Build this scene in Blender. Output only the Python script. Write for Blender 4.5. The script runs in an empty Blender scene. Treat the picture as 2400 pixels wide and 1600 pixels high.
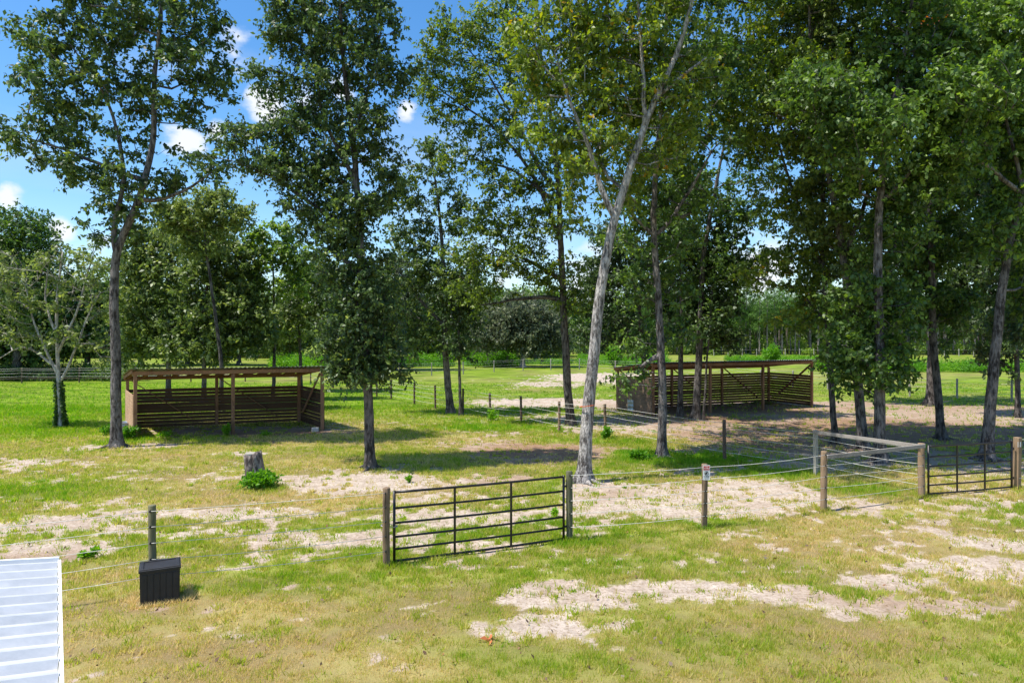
import bpy, bmesh, math, random
import numpy as np
from mathutils import Vector, Matrix
R = math.radians
rng = np.random.default_rng(11)
random.seed(11)
S = bpy.context.scene
C = bpy.data.collections.new('place'); S.collection.children.link(C)

# ------------------------------------------------------------------ camera, light, exposure
H, F, HZ = 4.3, 1600.0, 786.0           # eye height (m), focal length (px of a 2400 px wide picture), horizon row
cam = bpy.data.cameras.new('camera'); co = bpy.data.objects.new('camera', cam); C.objects.link(co)
co.location = (0, 0, H); co.rotation_euler = (R(90), 0, 0)
cam.sensor_width = 36; cam.lens = 24; cam.shift_y = -14/2400; cam.clip_end = 6000; cam.clip_start = .1
S.camera = co
S.view_settings.view_transform = 'Standard'; S.view_settings.look = 'None'
S.view_settings.exposure = 0.52; S.view_settings.gamma = 1
SUN_EL, SUN_TRAVEL = 64.5, 20.0         # the light travels towards +X, a little away from the eye
sd = bpy.data.lights.new('sun', 'SUN'); sd.energy = 4.9; sd.angle = R(.5); sd.color = (1, .955, .88)
so = bpy.data.objects.new('sun', sd); C.objects.link(so)
tv = Vector((math.cos(R(SUN_TRAVEL))*math.cos(R(SUN_EL)), math.sin(R(SUN_TRAVEL))*math.cos(R(SUN_EL)), -math.sin(R(SUN_EL))))
so.rotation_euler = tv.to_track_quat('-Z', 'Y').to_euler(); so.location = (-20, 0, 40)

def nodes(nt): return nt.nodes, nt.links
W = bpy.data.worlds.new('World'); S.world = W; W.use_nodes = True
N, L = nodes(W.node_tree); N.clear()
out = N.new('ShaderNodeOutputWorld'); bg = N.new('ShaderNodeBackground'); bg.inputs[1].default_value = .11
sky = N.new('ShaderNodeTexSky'); sky.sky_type = 'NISHITA'; sky.sun_disc = False
sky.sun_elevation = R(SUN_EL); sky.sun_rotation = math.atan2(-tv.x, -tv.y); sky.air_density = 1.0; sky.dust_density = .6; sky.ozone_density = 2.2
hs = N.new('ShaderNodeHueSaturation'); hs.inputs['Saturation'].default_value = 1.32; hs.inputs['Value'].default_value = 1.36
L.new(sky.outputs[0], hs.inputs['Color'])
tc = N.new('ShaderNodeTexCoord')
def wmath(op, a, b=None, c=None):
    n = N.new('ShaderNodeMath'); n.operation = op
    for i, v in enumerate((a, b, c)):
        if v is None: continue
        if isinstance(v, (int, float)): n.inputs[i].default_value = v
        else: L.new(v, n.inputs[i])
    return n.outputs[0]
nz = N.new('ShaderNodeTexNoise'); nz.inputs['Scale'].default_value = 15; nz.inputs['Detail'].default_value = 8; nz.inputs['Roughness'].default_value = .58
mp = N.new('ShaderNodeMapping'); mp.inputs['Scale'].default_value = (1, 1, 1.7); L.new(tc.outputs['Generated'], mp.inputs[0]); L.new(mp.outputs[0], nz.inputs['Vector'])
nw = N.new('ShaderNodeTexNoise'); nw.inputs['Scale'].default_value = 3.2; nw.inputs['Detail'].default_value = 6
mp2 = N.new('ShaderNodeMapping'); mp2.inputs['Scale'].default_value = (1, 1, 3.5); L.new(tc.outputs['Generated'], mp2.inputs[0]); L.new(mp2.outputs[0], nw.inputs['Vector'])
tot = None
for (px, py, rad, k) in [(622, 252, 60, 1.1), (545, 118, 70, .6), (480, 135, 60, .5), (432, 338, 62, .8), (952, 262, 36, 1.), (12, 458, 36, .95),
                         (142, 532, 36, .9), (240, 565, 36, .7), (508, 305, 32, .8), (720, 235, 60, .5), (800, 220, 50, .7), (1420, 655, 130, .8),
                         (1760, 640, 110, .9), (1170, 650, 90, .7), (700, 700, 120, .5), (1900, 230, 90, .8), (2300, 60, 110, .6), (1200, 480, 70, .4), (2600, 380, 160, .9), (-300, 300, 160, .9), (3100, 150, 160, .9)]:
    d = Vector(((px-1200)/F, 1, (HZ-py)/F)).normalized()
    vm = N.new('ShaderNodeVectorMath'); vm.operation = 'DISTANCE'; L.new(tc.outputs['Generated'], vm.inputs[0]); vm.inputs[1].default_value = d
    s = wmath('MULTIPLY', wmath('MAXIMUM', wmath('SUBTRACT', 1.0, wmath('DIVIDE', vm.outputs['Value'], rad/F*1.2)), 0), k)
    tot = s if tot is None else wmath('MAXIMUM', tot, s)
m1 = wmath('ADD', tot, wmath('MULTIPLY', wmath('SUBTRACT', nz.outputs[0], .5), 1.7))
mr = N.new('ShaderNodeMapRange'); mr.interpolation_type = 'SMOOTHSTEP'; L.new(m1, mr.inputs[0]); mr.inputs[1].default_value = .3; mr.inputs[2].default_value = .75
veil = N.new('ShaderNodeMapRange'); L.new(nw.outputs[0], veil.inputs[0]); veil.inputs[1].default_value = .5; veil.inputs[2].default_value = .85; veil.inputs[4].default_value = .35
cm = wmath('MULTIPLY', wmath('MAXIMUM', wmath('MULTIPLY', mr.outputs[0], wmath('MINIMUM', wmath('MULTIPLY', tot, 3.0), 1)), veil.outputs[0]), .95)
mx = N.new('ShaderNodeMix'); mx.data_type = 'RGBA'; L.new(cm, mx.inputs[0]); L.new(hs.outputs[0], mx.inputs[6]); mx.inputs[7].default_value = (6.4, 6.6, 6.9, 1)
L.new(mx.outputs[2], bg.inputs[0]); L.new(bg.outputs[0], out.inputs[0])
S.render.engine = 'CYCLES'
S.cycles.max_bounces = 5; S.cycles.diffuse_bounces = 3; S.cycles.glossy_bounces = 2; S.cycles.transmission_bounces = 3; S.cycles.transparent_max_bounces = 8

# ------------------------------------------------------------------ places
def gnd(px, py):
    Y = H*F/(py-HZ); return np.array([(px-1200)/F*Y, Y, 0.0])
def at(px, py, Y): return np.array([(px-1200)/F*Y, Y, H-(py-HZ)/F*Y])

# ------------------------------------------------------------------ object helpers
def tag(o, label=None, cat=None, group=None, kind=None):
    if label: o['label'] = label
    if cat: o['category'] = cat
    if group: o['group'] = group
    if kind: o['kind'] = kind
    return o
def empty(name, loc, rz=0, **k):
    o = bpy.data.objects.new(name, None); C.objects.link(o); o.location = [float(v) for v in loc]; o.rotation_euler = (0, 0, rz)
    o.empty_display_size = .2
    return tag(o, **k)
class MB:
    def __init__(s): s.V = []; s.Fc = []; s.n = 0
    def add(s, verts, faces):
        verts = np.asarray(verts, float).reshape(-1, 3); s.V.append(verts)
        s.Fc += [tuple(int(i)+s.n for i in f) for f in faces]; s.n += len(verts)
    def box(s, c, size, rz=0, M=None):
        x, y, z = [v/2 for v in size]
        v = np.array([(a*x, b*y, d*z) for a in (-1, 1) for b in (-1, 1) for d in (-1, 1)])
        if M is not None: v = v @ np.array(M).T
        elif rz: cs, sn = math.cos(rz), math.sin(rz); v = np.c_[v[:, 0]*cs-v[:, 1]*sn, v[:, 0]*sn+v[:, 1]*cs, v[:, 2]]
        s.add(v+np.array(c), [(0, 1, 3, 2), (4, 6, 7, 5), (0, 4, 5, 1), (2, 3, 7, 6), (0, 2, 6, 4), (1, 5, 7, 3)])
    def beam(s, a, b, w, h, up=(0, 0, 1)):
        a = np.array(a, float); b = np.array(b, float); d = b-a; Ln = np.linalg.norm(d); d /= Ln
        u = np.array(up, float); sx = np.cross(d, u); sx /= np.linalg.norm(sx); uz = np.cross(sx, d)
        s.box((a+b)/2, (Ln, w, h), M=np.c_[d, sx, uz])
    def tube(s, pts, rad, n=8, caps=True, lobes=None):
        pts = np.asarray(pts, float); m = len(pts); rad = np.broadcast_to(np.asarray(rad, float), (m,))
        t = np.gradient(pts, axis=0); t /= np.linalg.norm(t, axis=1)[:, None]+1e-9
        ref = np.array([0, 1, 0.]) if abs(t[0][1]) < .8 else np.array([1., 0, 0])
        u = np.cross(t, ref); u /= np.linalg.norm(u, axis=1)[:, None]+1e-9; w = np.cross(t, u)
        a = np.arange(n)*2*math.pi/n
        rr = rad[:, None]*np.ones((1, n))
        if lobes is not None: rr = rr*lobes(np.arange(m), a)
        v = pts[:, None, :]+rr[:, :, None]*(np.cos(a)[None, :, None]*u[:, None, :]+np.sin(a)[None, :, None]*w[:, None, :])
        f = []
        for i in range(m-1):
            for j in range(n):
                k = (j+1) % n; f.append((i*n+j, i*n+k, (i+1)*n+k, (i+1)*n+j))
        if caps: f += [tuple(range(n-1, -1, -1)), tuple((m-1)*n+j for j in range(n))]
        s.add(v.reshape(-1, 3), f)
    def build(s, name, mat, parent=None, smooth=False, bevel=0):
        me = bpy.data.meshes.new(name); v = np.vstack(s.V)
        me.from_pydata(v.tolist(), [], s.Fc)
        bm = bmesh.new(); bm.from_mesh(me); bmesh.ops.recalc_face_normals(bm, faces=bm.faces)
        if bevel: bmesh.ops.bevel(bm, geom=bm.edges[:], offset=bevel, segments=1, affect='EDGES')
        bm.to_mesh(me); bm.free()
        if smooth: me.polygons.foreach_set('use_smooth', [True]*len(me.polygons))
        me.materials.append(mat); o = bpy.data.objects.new(name, me); C.objects.link(o)
        if parent: o.parent = parent
        return o
def poly_obj(name, V, nper, mat, parent=None, tint=None, smooth=False):
    """fast mesh of separate polygons with nper corners each; V (n*nper,3)"""
    V = np.ascontiguousarray(V, dtype=np.float32).reshape(-1, 3); nv = len(V); nf = nv//nper
    me = bpy.data.meshes.new(name); me.vertices.add(nv); me.vertices.foreach_set('co', V.ravel())
    me.loops.add(nv); me.loops.foreach_set('vertex_index', np.arange(nv, dtype=np.int32))
    me.polygons.add(nf); me.polygons.foreach_set('loop_start', np.arange(0, nv, nper, dtype=np.int32))
    if smooth: me.polygons.foreach_set('use_smooth', np.ones(nf, bool))
    me.update(calc_edges=True)
    if tint is not None:
        at_ = me.attributes.new('tint', 'FLOAT', 'POINT'); at_.data.foreach_set('value', np.repeat(tint, nper).astype(np.float32))
    me.materials.append(mat); o = bpy.data.objects.new(name, me); C.objects.link(o)
    if parent: o.parent = parent
    return o

# ------------------------------------------------------------------ materials
def newmat(name):
    m = bpy.data.materials.new(name); m.use_nodes = True; m.node_tree.nodes.clear(); return m
def pr(nt, rough=.8, spec=.3, metal=0):
    p = nt.nodes.new('ShaderNodeBsdfPrincipled'); p.inputs['Roughness'].default_value = rough
    p.inputs['Specular IOR Level'].default_value = spec; p.inputs['Metallic'].default_value = metal; return p
def ramp(nt, fac, stops):
    r = nt.nodes.new('ShaderNodeValToRGB'); e = r.color_ramp.elements
    while len(e) < len(stops): e.new(.5)
    for i, (p, c) in enumerate(stops): e[i].position = p; e[i].color = (*c, 1)
    nt.links.new(fac, r.inputs[0]); return r.outputs[0]
def tex(nt, kind, scale, coord='Object', stretch=None, detail=4, rough=.55):
    t = nt.nodes.new('ShaderNodeTexCoord'); n = nt.nodes.new('ShaderNodeTex'+kind)
    v = t.outputs[coord]
    if stretch:
        mp = nt.nodes.new('ShaderNodeMapping'); mp.inputs['Scale'].default_value = stretch; nt.links.new(v, mp.inputs[0]); v = mp.outputs[0]
    nt.links.new(v, n.inputs['Vector']); n.inputs['Scale'].default_value = scale
    if kind == 'Noise': n.inputs['Detail'].default_value = detail; n.inputs['Roughness'].default_value = rough
    return n
def bump(nt, h, p, strength=.5, dist=.02):
    b = nt.nodes.new('ShaderNodeBump'); b.inputs['Strength'].default_value = strength; b.inputs['Distance'].default_value = dist
    nt.links.new(h, b.inputs['Height']); nt.links.new(b.outputs[0], p.inputs['Normal'])
def finish(m, sh):
    o = m.node_tree.nodes.new('ShaderNodeOutputMaterial'); m.node_tree.links.new(sh, o.inputs[0]); return m
def leafmat(name, stops, rough=.5, spec=.55, trans=.32):
    m = newmat(name); nt = m.node_tree
    a = nt.nodes.new('ShaderNodeAttribute'); a.attribute_name = 'tint'
    c = ramp(nt, a.outputs['Fac'], stops)
    p = pr(nt, rough, spec); nt.links.new(c, p.inputs['Base Color'])
    t = nt.nodes.new('ShaderNodeBsdfTranslucent')
    hs = nt.nodes.new('ShaderNodeHueSaturation'); hs.inputs['Value'].default_value = 1.9; hs.inputs['Saturation'].default_value = 1.1
    nt.links.new(c, hs.inputs['Color']); nt.links.new(hs.outputs[0], t.inputs[0])
    x = nt.nodes.new('ShaderNodeMixShader'); x.inputs[0].default_value = trans
    nt.links.new(p.outputs[0], x.inputs[1]); nt.links.new(t.outputs[0], x.inputs[2]); return finish(m, x.outputs[0])
def barkmat(name, dark, light, patch=.5, scale=1.0):
    m = newmat(name); nt = m.node_tree
    n1 = tex(nt, 'Noise', 9*scale, stretch=(1, 1, .28), detail=7, rough=.7); n2 = tex(nt, 'Noise', 2.2, detail=3)
    v = tex(nt, 'Voronoi', 26*scale, stretch=(1, 1, .22))
    mt = nt.nodes.new('ShaderNodeMath'); mt.operation = 'MULTIPLY_ADD'; nt.links.new(n2.outputs[0], mt.inputs[0]); mt.inputs[1].default_value = patch
    nt.links.new(n1.outputs[0], mt.inputs[2])
    c = ramp(nt, mt.outputs[0], [(.44+patch*.4, dark), (.53+patch*.5, light), (.64+patch*.5, tuple(min(1, x*1.5) for x in light))])
    p = pr(nt, .9, .15); nt.links.new(c, p.inputs['Base Color'])
    ad = nt.nodes.new('ShaderNodeMath'); ad.operation = 'ADD'; nt.links.new(n1.outputs[0], ad.inputs[0]); nt.links.new(v.outputs['Distance'], ad.inputs[1])
    bump(nt, ad.outputs[0], p, .9, .03); return finish(m, p.outputs[0])
def woodmat(name, a, b, stretch=(1.2, 14, 14), rough=.8, knots=True):
    m = newmat(name); nt = m.node_tree
    n1 = tex(nt, 'Noise', 3, stretch=stretch, detail=6, rough=.65); n2 = tex(nt, 'Noise', 1.3, detail=2)
    oi = nt.nodes.new('ShaderNodeObjectInfo')
    mt = nt.nodes.new('ShaderNodeMath'); mt.operation = 'MULTIPLY_ADD'; nt.links.new(n2.outputs[0], mt.inputs[0]); mt.inputs[1].default_value = .7; nt.links.new(n1.outputs[0], mt.inputs[2])
    mt2 = nt.nodes.new('ShaderNodeMath'); mt2.operation = 'MULTIPLY_ADD'; nt.links.new(oi.outputs['Random'], mt2.inputs[0]); mt2.inputs[1].default_value = .18; nt.links.new(mt.outputs[0], mt2.inputs[2])
    c = ramp(nt, mt2.outputs[0], [(.6, a), (1.15, b)]); p = pr(nt, rough, .2); nt.links.new(c, p.inputs['Base Color'])
    bump(nt, n1.outputs[0], p, .4, .01); return finish(m, p.outputs[0])
def plain(name, col, rough=.5, spec=.4, metal=0, var=.25, sc=6):
    m = newmat(name); nt = m.node_tree; n = tex(nt, 'Noise', sc, detail=5)
    c = ramp(nt, n.outputs[0], [(.3, tuple(x*(1-var) for x in col)), (.7, tuple(min(1, x*(1+var)) for x in col))])
    p = pr(nt, rough, spec, metal); nt.links.new(c, p.inputs['Base Color']); bump(nt, n.outputs[0], p, .15, .01); return finish(m, p.outputs[0])

BARK = barkmat('bark_grey', (.042, .035, .032), (.17, .15, .14), .45, 1.3)
BARKD = barkmat('bark_dark', (.03, .025, .022), (.125, .11, .1), .45, 1.3)
BARKL = barkmat('bark_pale', (.085, .075, .068), (.36, .33, .305), .4, 1.6)
BARKDEAD = barkmat('bark_bare', (.2, .18, .16), (.42, .39, .35), .5)
BARKP = barkmat('bark_pine', (.07, .055, .045), (.22, .19, .17), .5)
LF = leafmat('leaf_dark', [(0, (.03, .058, .022)), (.45, (.08, .135, .034)), (.8, (.155, .22, .042)), (1, (.3, .34, .05))])
LFY = leafmat('leaf_yellowish', [(0, (.04, .076, .013)), (.4, (.125, .19, .024)), (.85, (.27, .33, .035)), (.96, (.36, .36, .035)), (1, (.42, .26, .03))], trans=.36)
LFG = leafmat('leaf_green', [(0, (.036, .075, .018)), (.5, (.10, .175, .028)), (1, (.25, .36, .045))], trans=.34)
LFO = leafmat('leaf_olive', [(0, (.04, .07, .022)), (.5, (.11, .165, .04)), (1, (.26, .31, .07))])
LFX = leafmat('leaf_greygreen', [(0, (0.052, 0.072, 0.042)), (.5, (0.111, 0.137, 0.072)), (1, (0.221, 0.234, 0.117))], spec=.3)
LFB = leafmat('leaf_bright', [(0, (0.040, 0.120, 0.010)), (.5, (0.100, 0.260, 0.015)), (1, (0.240, 0.420, 0.030))], spec=.3, trans=.4)
LFP = leafmat('needle', [(0, (.045, .10, .025)), (.5, (.11, .21, .045)), (1, (.22, .34, .07))], spec=.2, trans=.35)
POST = woodmat('post_wood', (.06, .04, .027), (.29, .2, .125), stretch=(14, 14, 1.2))
POSTG = woodmat('post_green_treated', (.06, .065, .04), (.17, .16, .09), stretch=(14, 14, 1.2))
POSTD = woodmat('post_dark', (.04, .028, .02), (.15, .1, .07), stretch=(14, 14, 1.2))
POSTW = woodmat('post_weathered', (.17, .15, .125), (.36, .33, .28), stretch=(14, 14, 1.2))
RAIL = woodmat('rail_weathered', (.12, .105, .09), (.33, .295, .26))
SHED = woodmat('shed_planks', (.042, .023, .013), (.13, .072, .042), stretch=(1.5, 1.5, 22))  # plank tone darkened to carry the shade inside the shelters
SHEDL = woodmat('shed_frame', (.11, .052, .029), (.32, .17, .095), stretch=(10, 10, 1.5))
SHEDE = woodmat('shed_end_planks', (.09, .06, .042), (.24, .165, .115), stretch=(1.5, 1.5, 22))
SHEDS = woodmat('shed_side_planks', (.22, .125, .07), (.5, .32, .2), stretch=(1.5, 1.5, 22))  # paler plank copy, with sun on the outer wall put into its tone
WIRE = plain('fence_line', (.62, .6, .55), .5, .3)
GATE = plain('gate_paint', (.016, .012, .012), .38, .5)
GALV = plain('galvanised', (.33, .38, .42), .4, .5, .55, sc=4)
CHAIN = plain('chain_steel', (.5, .5, .5), .35, .5, .8)
PLAST = plain('black_plastic', (.022, .022, .026), .55, .4)
WHITE = plain('white_plate', (.78, .78, .76), .5, .3, var=.04)
RED = plain('sign_red', (.5, .02, .025), .5, .3, var=.08)
BLACK = plain('sign_black', (.02, .02, .02), .5, .3)
ORNG = plain('orange_tape', (.55, .12, .04), .6, .3)
CONC = plain('concrete', (.5, .47, .43), .9, .2)
def roofmat():
    m = newmat('roof_metal'); nt = m.node_tree; n = tex(nt, 'Noise', 1.4, stretch=(1, 4, 4), detail=6, rough=.7)
    c = ramp(nt, n.outputs[0], [(.35, (.44, .455, .47)), (.65, (.58, .585, .59))]); p = pr(nt, .45, .5, .12); nt.links.new(c, p.inputs['Base Color']); bump(nt, n.outputs[0], p, .08, .01)
    return finish(m, p.outputs[0])
ROOFW = roofmat()
ROOFG = plain('shed_roof_metal', (.3, .31, .31), .45, .5, .3)

# ------------------------------------------------------------------ ground cover field (world space)
_T = rng.random((8, 256, 256))
def vn(x, y, s, k=0):
    x = np.asarray(x)/s+k*17.3; y = np.asarray(y)/s+k*9.1; xi = np.floor(x).astype(int); yi = np.floor(y).astype(int); fx = x-xi; fy = y-yi
    fx = fx*fx*(3-2*fx); fy = fy*fy*(3-2*fy); T = _T[k % 8]
    g = lambda a, b: T[a & 255, b & 255]
    return (g(xi, yi)*(1-fx)+g(xi+1, yi)*fx)*(1-fy)+(g(xi, yi+1)*(1-fx)+g(xi+1, yi+1)*fx)*fy
def fbm(x, y, s, k=0, o=4):
    t = 0; a = .5; n = 0
    for i in range(o): t = t+a*vn(x, y, s/2**i, k+i); n += a; a *= .55
    return t/n
def ell(lst, x, y):
    out_ = np.zeros(np.shape(x))
    for (px, py, rx, ry, w) in lst:
        c = gnd(px, py); ax = rx/F*c[1]; ay = ry*c[1]**2/(H*F)
        d = ((x-c[0])/ax)**2+((y-c[1])/ay)**2
        out_ = np.maximum(out_, w*np.exp(-np.minimum(d**1.3, 40)*.8))
    return out_
SAND = [(1690, 962, 250, 13, 1.3), (1700, 1000, 330, 34, 1.05), (2100, 1000, 420, 46, 1.1), (1950, 1060, 420, 30, 1.05), (1700, 1060, 200, 20, .9), (1340, 1400, 150, 34, 1.15), (1650, 1385, 230, 26, 1.1), (1820, 1400, 170, 24, .95), (1290, 1470, 190, 34, .95), (1470, 1470, 160, 24, .75),
        (1370, 1500, 110, 40, .7), (2080, 1365, 130, 22, 1.0), (2300, 1330, 190, 30, 1.1), (2330, 1275, 150, 20, .95), (2150, 1420, 260, 28, .75), (2000, 1440, 120, 20, .6),
        (1600, 1175, 300, 42, 1.1), (1420, 1150, 120, 40, .95), (1800, 1150, 180, 34, 1.), (1980, 1175, 110, 18, .6), (850, 1132, 240, 24, 1.05), (1150, 1120, 170, 18, .7), (520, 1205, 260, 20, 1.05), (780, 1260, 260, 24, .85),
        (100, 1230, 260, 26, .85), (120, 1285, 200, 24, .9), (40, 1330, 150, 30, .75), (450, 1245, 240, 20, .7), (1050, 1215, 240, 26, .75), (1150, 1280, 170, 18, .65), (1000, 1165, 200, 20, .6),
        (1900, 1075, 420, 34, .95), (1750, 1110, 200, 22, .9), (2200, 1080, 300, 34, .9), (2150, 1030, 360, 28, .85), (1800, 1020, 260, 20, .8), (2250, 965, 300, 20, .95), (2000, 950, 200, 12, .9),
        (1280, 943, 170, 11, 1.15), (1450, 885, 160, 12, 1.15), (1300, 900, 120, 7, .6), (1560, 950, 260, 14, .8), (1500, 985, 260, 18, .8),
        (300, 1045, 190, 9, .85), (60, 1085, 80, 12, .85), (260, 1105, 160, 10, .5), (560, 1062, 130, 8, .8), (560, 1010, 250, 14, 1.1), (1100, 1010, 200, 12, .5), (1270, 1055, 210, 28, 1.15),
        (700, 1375, 90, 14, .5), (380, 1425, 150, 14, .55), (1400, 1000, 160, 16, .7), (2420, 1180, 90, 14, .6), (2300, 1150, 120, 14, .55)]
DIRT_SHADE = [(2100, 1010, 460, 44, 1.05), (1800, 1030, 300, 34, .85), (2150, 950, 380, 24, .7), (1690, 960, 270, 14, 1.), (1280, 1055, 210, 34, 1.), (620, 1020, 300, 18, 1.1), (1720, 985, 260, 26, .8), (1620, 1040, 120, 18, .8), (1250, 1120, 160, 14, .6), (380, 1430, 170, 22, .55), (2000, 1000, 300, 18, .5), (1430, 1160, 80, 12, .4),  # right paddock ellipses widened and weighted to stand in for tree shade
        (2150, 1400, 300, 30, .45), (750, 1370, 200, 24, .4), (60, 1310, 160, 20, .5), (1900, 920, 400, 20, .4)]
LUSH = [(1200, 1003, 130, 9, .9), (1400, 1035, 170, 10, 1.), (1620, 1075, 170, 15, 1.1), (1800, 1112, 160, 12, 1.), (2020, 1148, 120, 14, 1.05), (880, 1060, 330, 16, .55), (100, 1010, 200, 22, .7), (280, 1035, 60, 12, .8),  # the long patch beside the narrow tree paints its shadow as greener grass
        (1200, 860, 300, 12, .4), (900, 930, 160, 25, .6), (600, 1000, 40, 6, .2), (880, 1345, 260, 16, .55), (420, 1385, 260, 20, .5), (250, 1150, 260, 20, .45), (1250, 1545, 200, 40, .6), (1700, 1500, 260, 40, .35), (2250, 1520, 260, 50, .4),
        (1650, 1225, 140, 8, .6), (1350, 1275, 80, 8, .5), (620, 1145, 60, 12, .9), (120, 930, 500, 45, .8), (700, 1240, 90, 8, .3), (1500, 1065, 70, 12, 1.0)]
DRY = [(300, 1560, 220, 60, .5), (620, 1430, 160, 30, .45), (640, 1540, 180, 40, .5), (950, 1570, 160, 30, .45), (450, 1410, 200, 24, .4), (1000, 1345, 160, 14, .3), (1400, 1290, 300, 18, .25), (1150, 1060, 300, 30, .3), (1900, 1280, 240, 20, .3), (2100, 1500, 160, 30, .3), (600, 1160, 500, 40, .3), (800, 1340, 120, 14, .4), (1750, 1480, 160, 24, .2), (2200, 1250, 200, 20, .3)]
def field(x, y):
    x = np.asarray(x, float); y = np.asarray(y, float)
    fbig = fbm(x, y, 3.4, 1); fmid = fbm(x, y, 1.0, 3); fs = fbm(x, y, .33, 5, 3)
    lush = ell(LUSH, x, y)
    sand = ell(SAND, x, y)
    base = np.where(y < 12.3, .06, np.where(y < 23, .38, np.where(y < 40, .22, .05)))
    fss = fbm(x, y, .14, 2, 2)
    s = np.maximum(sand*1.18, base)+(fbig-.5)*.75+(fmid-.5)*.7+(fs-.5)*1.15+(fss-.5)*.7-lush*.7
    s = np.clip((s-.42)/.26, 0, 1)
    dirt_shade = np.clip(ell(DIRT_SHADE, x, y)+(fmid-.5)*.7+.15*(fbig), 0, 1)
    far = np.clip((y-28)/20, 0, 1)*.5
    l = np.clip(.3+far+lush*.6-ell(DRY, x, y)+(fbm(x, y, 5., 2)-.5)*1.2+(fmid-.5)*.4, 0, 1)
    return s, dirt_shade, l
# ground sheet
def geo(a, b, s0, g):
    o = [a]; st = s0
    while o[-1] < b: o.append(o[-1]+st); st *= g
    return np.array(o)
ys = np.r_[np.linspace(-400, -12, 12)[:-1], np.arange(-12, 6, 1.0), np.arange(6, 30, .14), geo(30, 3000, .15, 1.011)]
xp = np.r_[np.arange(0, 14, .14), geo(14, 2500, .15, 1.03)]; xs = np.r_[-xp[:0:-1], xp]
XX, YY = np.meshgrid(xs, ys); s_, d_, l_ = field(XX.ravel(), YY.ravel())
ZZ = (fbm(XX, YY, 1.6, 4)-.5)*.05*np.clip(1.5-np.abs(YY)/60, 0, 1)-(s_.reshape(XX.shape))*.012
nx, ny = len(xs), len(ys)
gv = np.c_[XX.ravel(), YY.ravel(), ZZ.ravel()].astype(np.float32)
ii = (np.arange(ny-1)[:, None]*nx+np.arange(nx-1)[None, :]).ravel()
gf = np.c_[ii, ii+1, ii+nx+1, ii+nx].astype(np.int32)
me = bpy.data.meshes.new('ground'); me.vertices.add(len(gv)); me.vertices.foreach_set('co', gv.ravel())
me.loops.add(gf.size); me.loops.foreach_set('vertex_index', gf.ravel()); me.polygons.add(len(gf)); me.polygons.foreach_set('loop_start', np.arange(0, gf.size, 4, dtype=np.int32))
me.polygons.foreach_set('use_smooth', np.ones(len(gf), bool)); me.update(calc_edges=True)
for nme, arr in (('bare', s_), ('dirt_shade', d_), ('lush', l_)):
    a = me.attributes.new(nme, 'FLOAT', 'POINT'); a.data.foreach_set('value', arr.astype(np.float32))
def groundmat():
    m = newmat('pasture'); nt = m.node_tree
    def A(n): a = nt.nodes.new('ShaderNodeAttribute'); a.attribute_name = n; return a.outputs['Fac']
    def M(op, a, b, c=None):
        n = nt.nodes.new('ShaderNodeMath'); n.operation = op
        for i, v in enumerate((a, b, c)):
            if v is None: continue
            if isinstance(v, (int, float)): n.inputs[i].default_value = v
            else: nt.links.new(v, n.inputs[i])
        return n.outputs[0]
    def X(f, a, b):
        x = nt.nodes.new('ShaderNodeMix'); x.data_type = 'RGBA'; nt.links.new(f, x.inputs[0])
        for i, v in ((6, a), (7, b)):
            if isinstance(v, tuple): x.inputs[i].default_value = (*v, 1)
            else: nt.links.new(v, x.inputs[i])
        return x.outputs[2]
    nf = tex(nt, 'Noise', 14, detail=7, rough=.75); nm = tex(nt, 'Noise', 3.0, detail=5, rough=.6); nl = tex(nt, 'Noise', .35, stretch=(1, 2.2, 1), detail=5)
    grass = X(ramp(nt, M('ADD', A('lush'), M('MULTIPLY', M('SUBTRACT', nf.outputs[0], .5), .9)), [(0, (0, 0, 0)), (1, (1, 1, 1))]), (.25, .185, .085), (.095, .145, .014))
    gcol = X(ramp(nt, nl.outputs[0], [(.4, (0, 0, 0)), (.62, (1, 1, 1))]), grass, X(A('lush'), (.34, .285, .105), (.20, .29, .022)))
    sand = X(ramp(nt, nm.outputs[0], [(.3, (0, 0, 0)), (.7, (1, 1, 1))]), (.38, .30, .235), (.60, .51, .425))
    dirt_shade = X(ramp(nt, nm.outputs[0], [(.3, (0, 0, 0)), (.7, (1, 1, 1))]), (.20, .115, .068), (.37, .235, .15))
    soil = X(A('dirt_shade'), sand, dirt_shade)
    soil = X(ramp(nt, nf.outputs[0], [(.4, (.75, .75, .75)), (.5, (0, 0, 0))]), soil, (.25, .18, .105))
    k = M('ADD', A('bare'), M('MULTIPLY', M('SUBTRACT', nf.outputs[0], .5), 1.3))
    fin = X(ramp(nt, k, [(.28, (0, 0, 0)), (.72, (1, 1, 1))]), gcol, soil)
    p = pr(nt, .95, .08); nt.links.new(fin, p.inputs['Base Color'])
    vo = tex(nt, 'Voronoi', 5.5, stretch=(1, 1.3, 1)); vo.feature = 'SMOOTH_F1'
    hb_ = M('MULTIPLY', M('MINIMUM', vo.outputs['Distance'], .35), M('MULTIPLY', A('bare'), 2.2))
    bump(nt, M('ADD', M('ADD', nf.outputs[0], hb_), M('MULTIPLY', nm.outputs[0], 1.2)), p, .6, .07); return finish(m, p.outputs[0])
me.materials.append(groundmat()); go = bpy.data.objects.new('ground', me); C.objects.link(go); tag(go, kind='structure')

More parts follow.
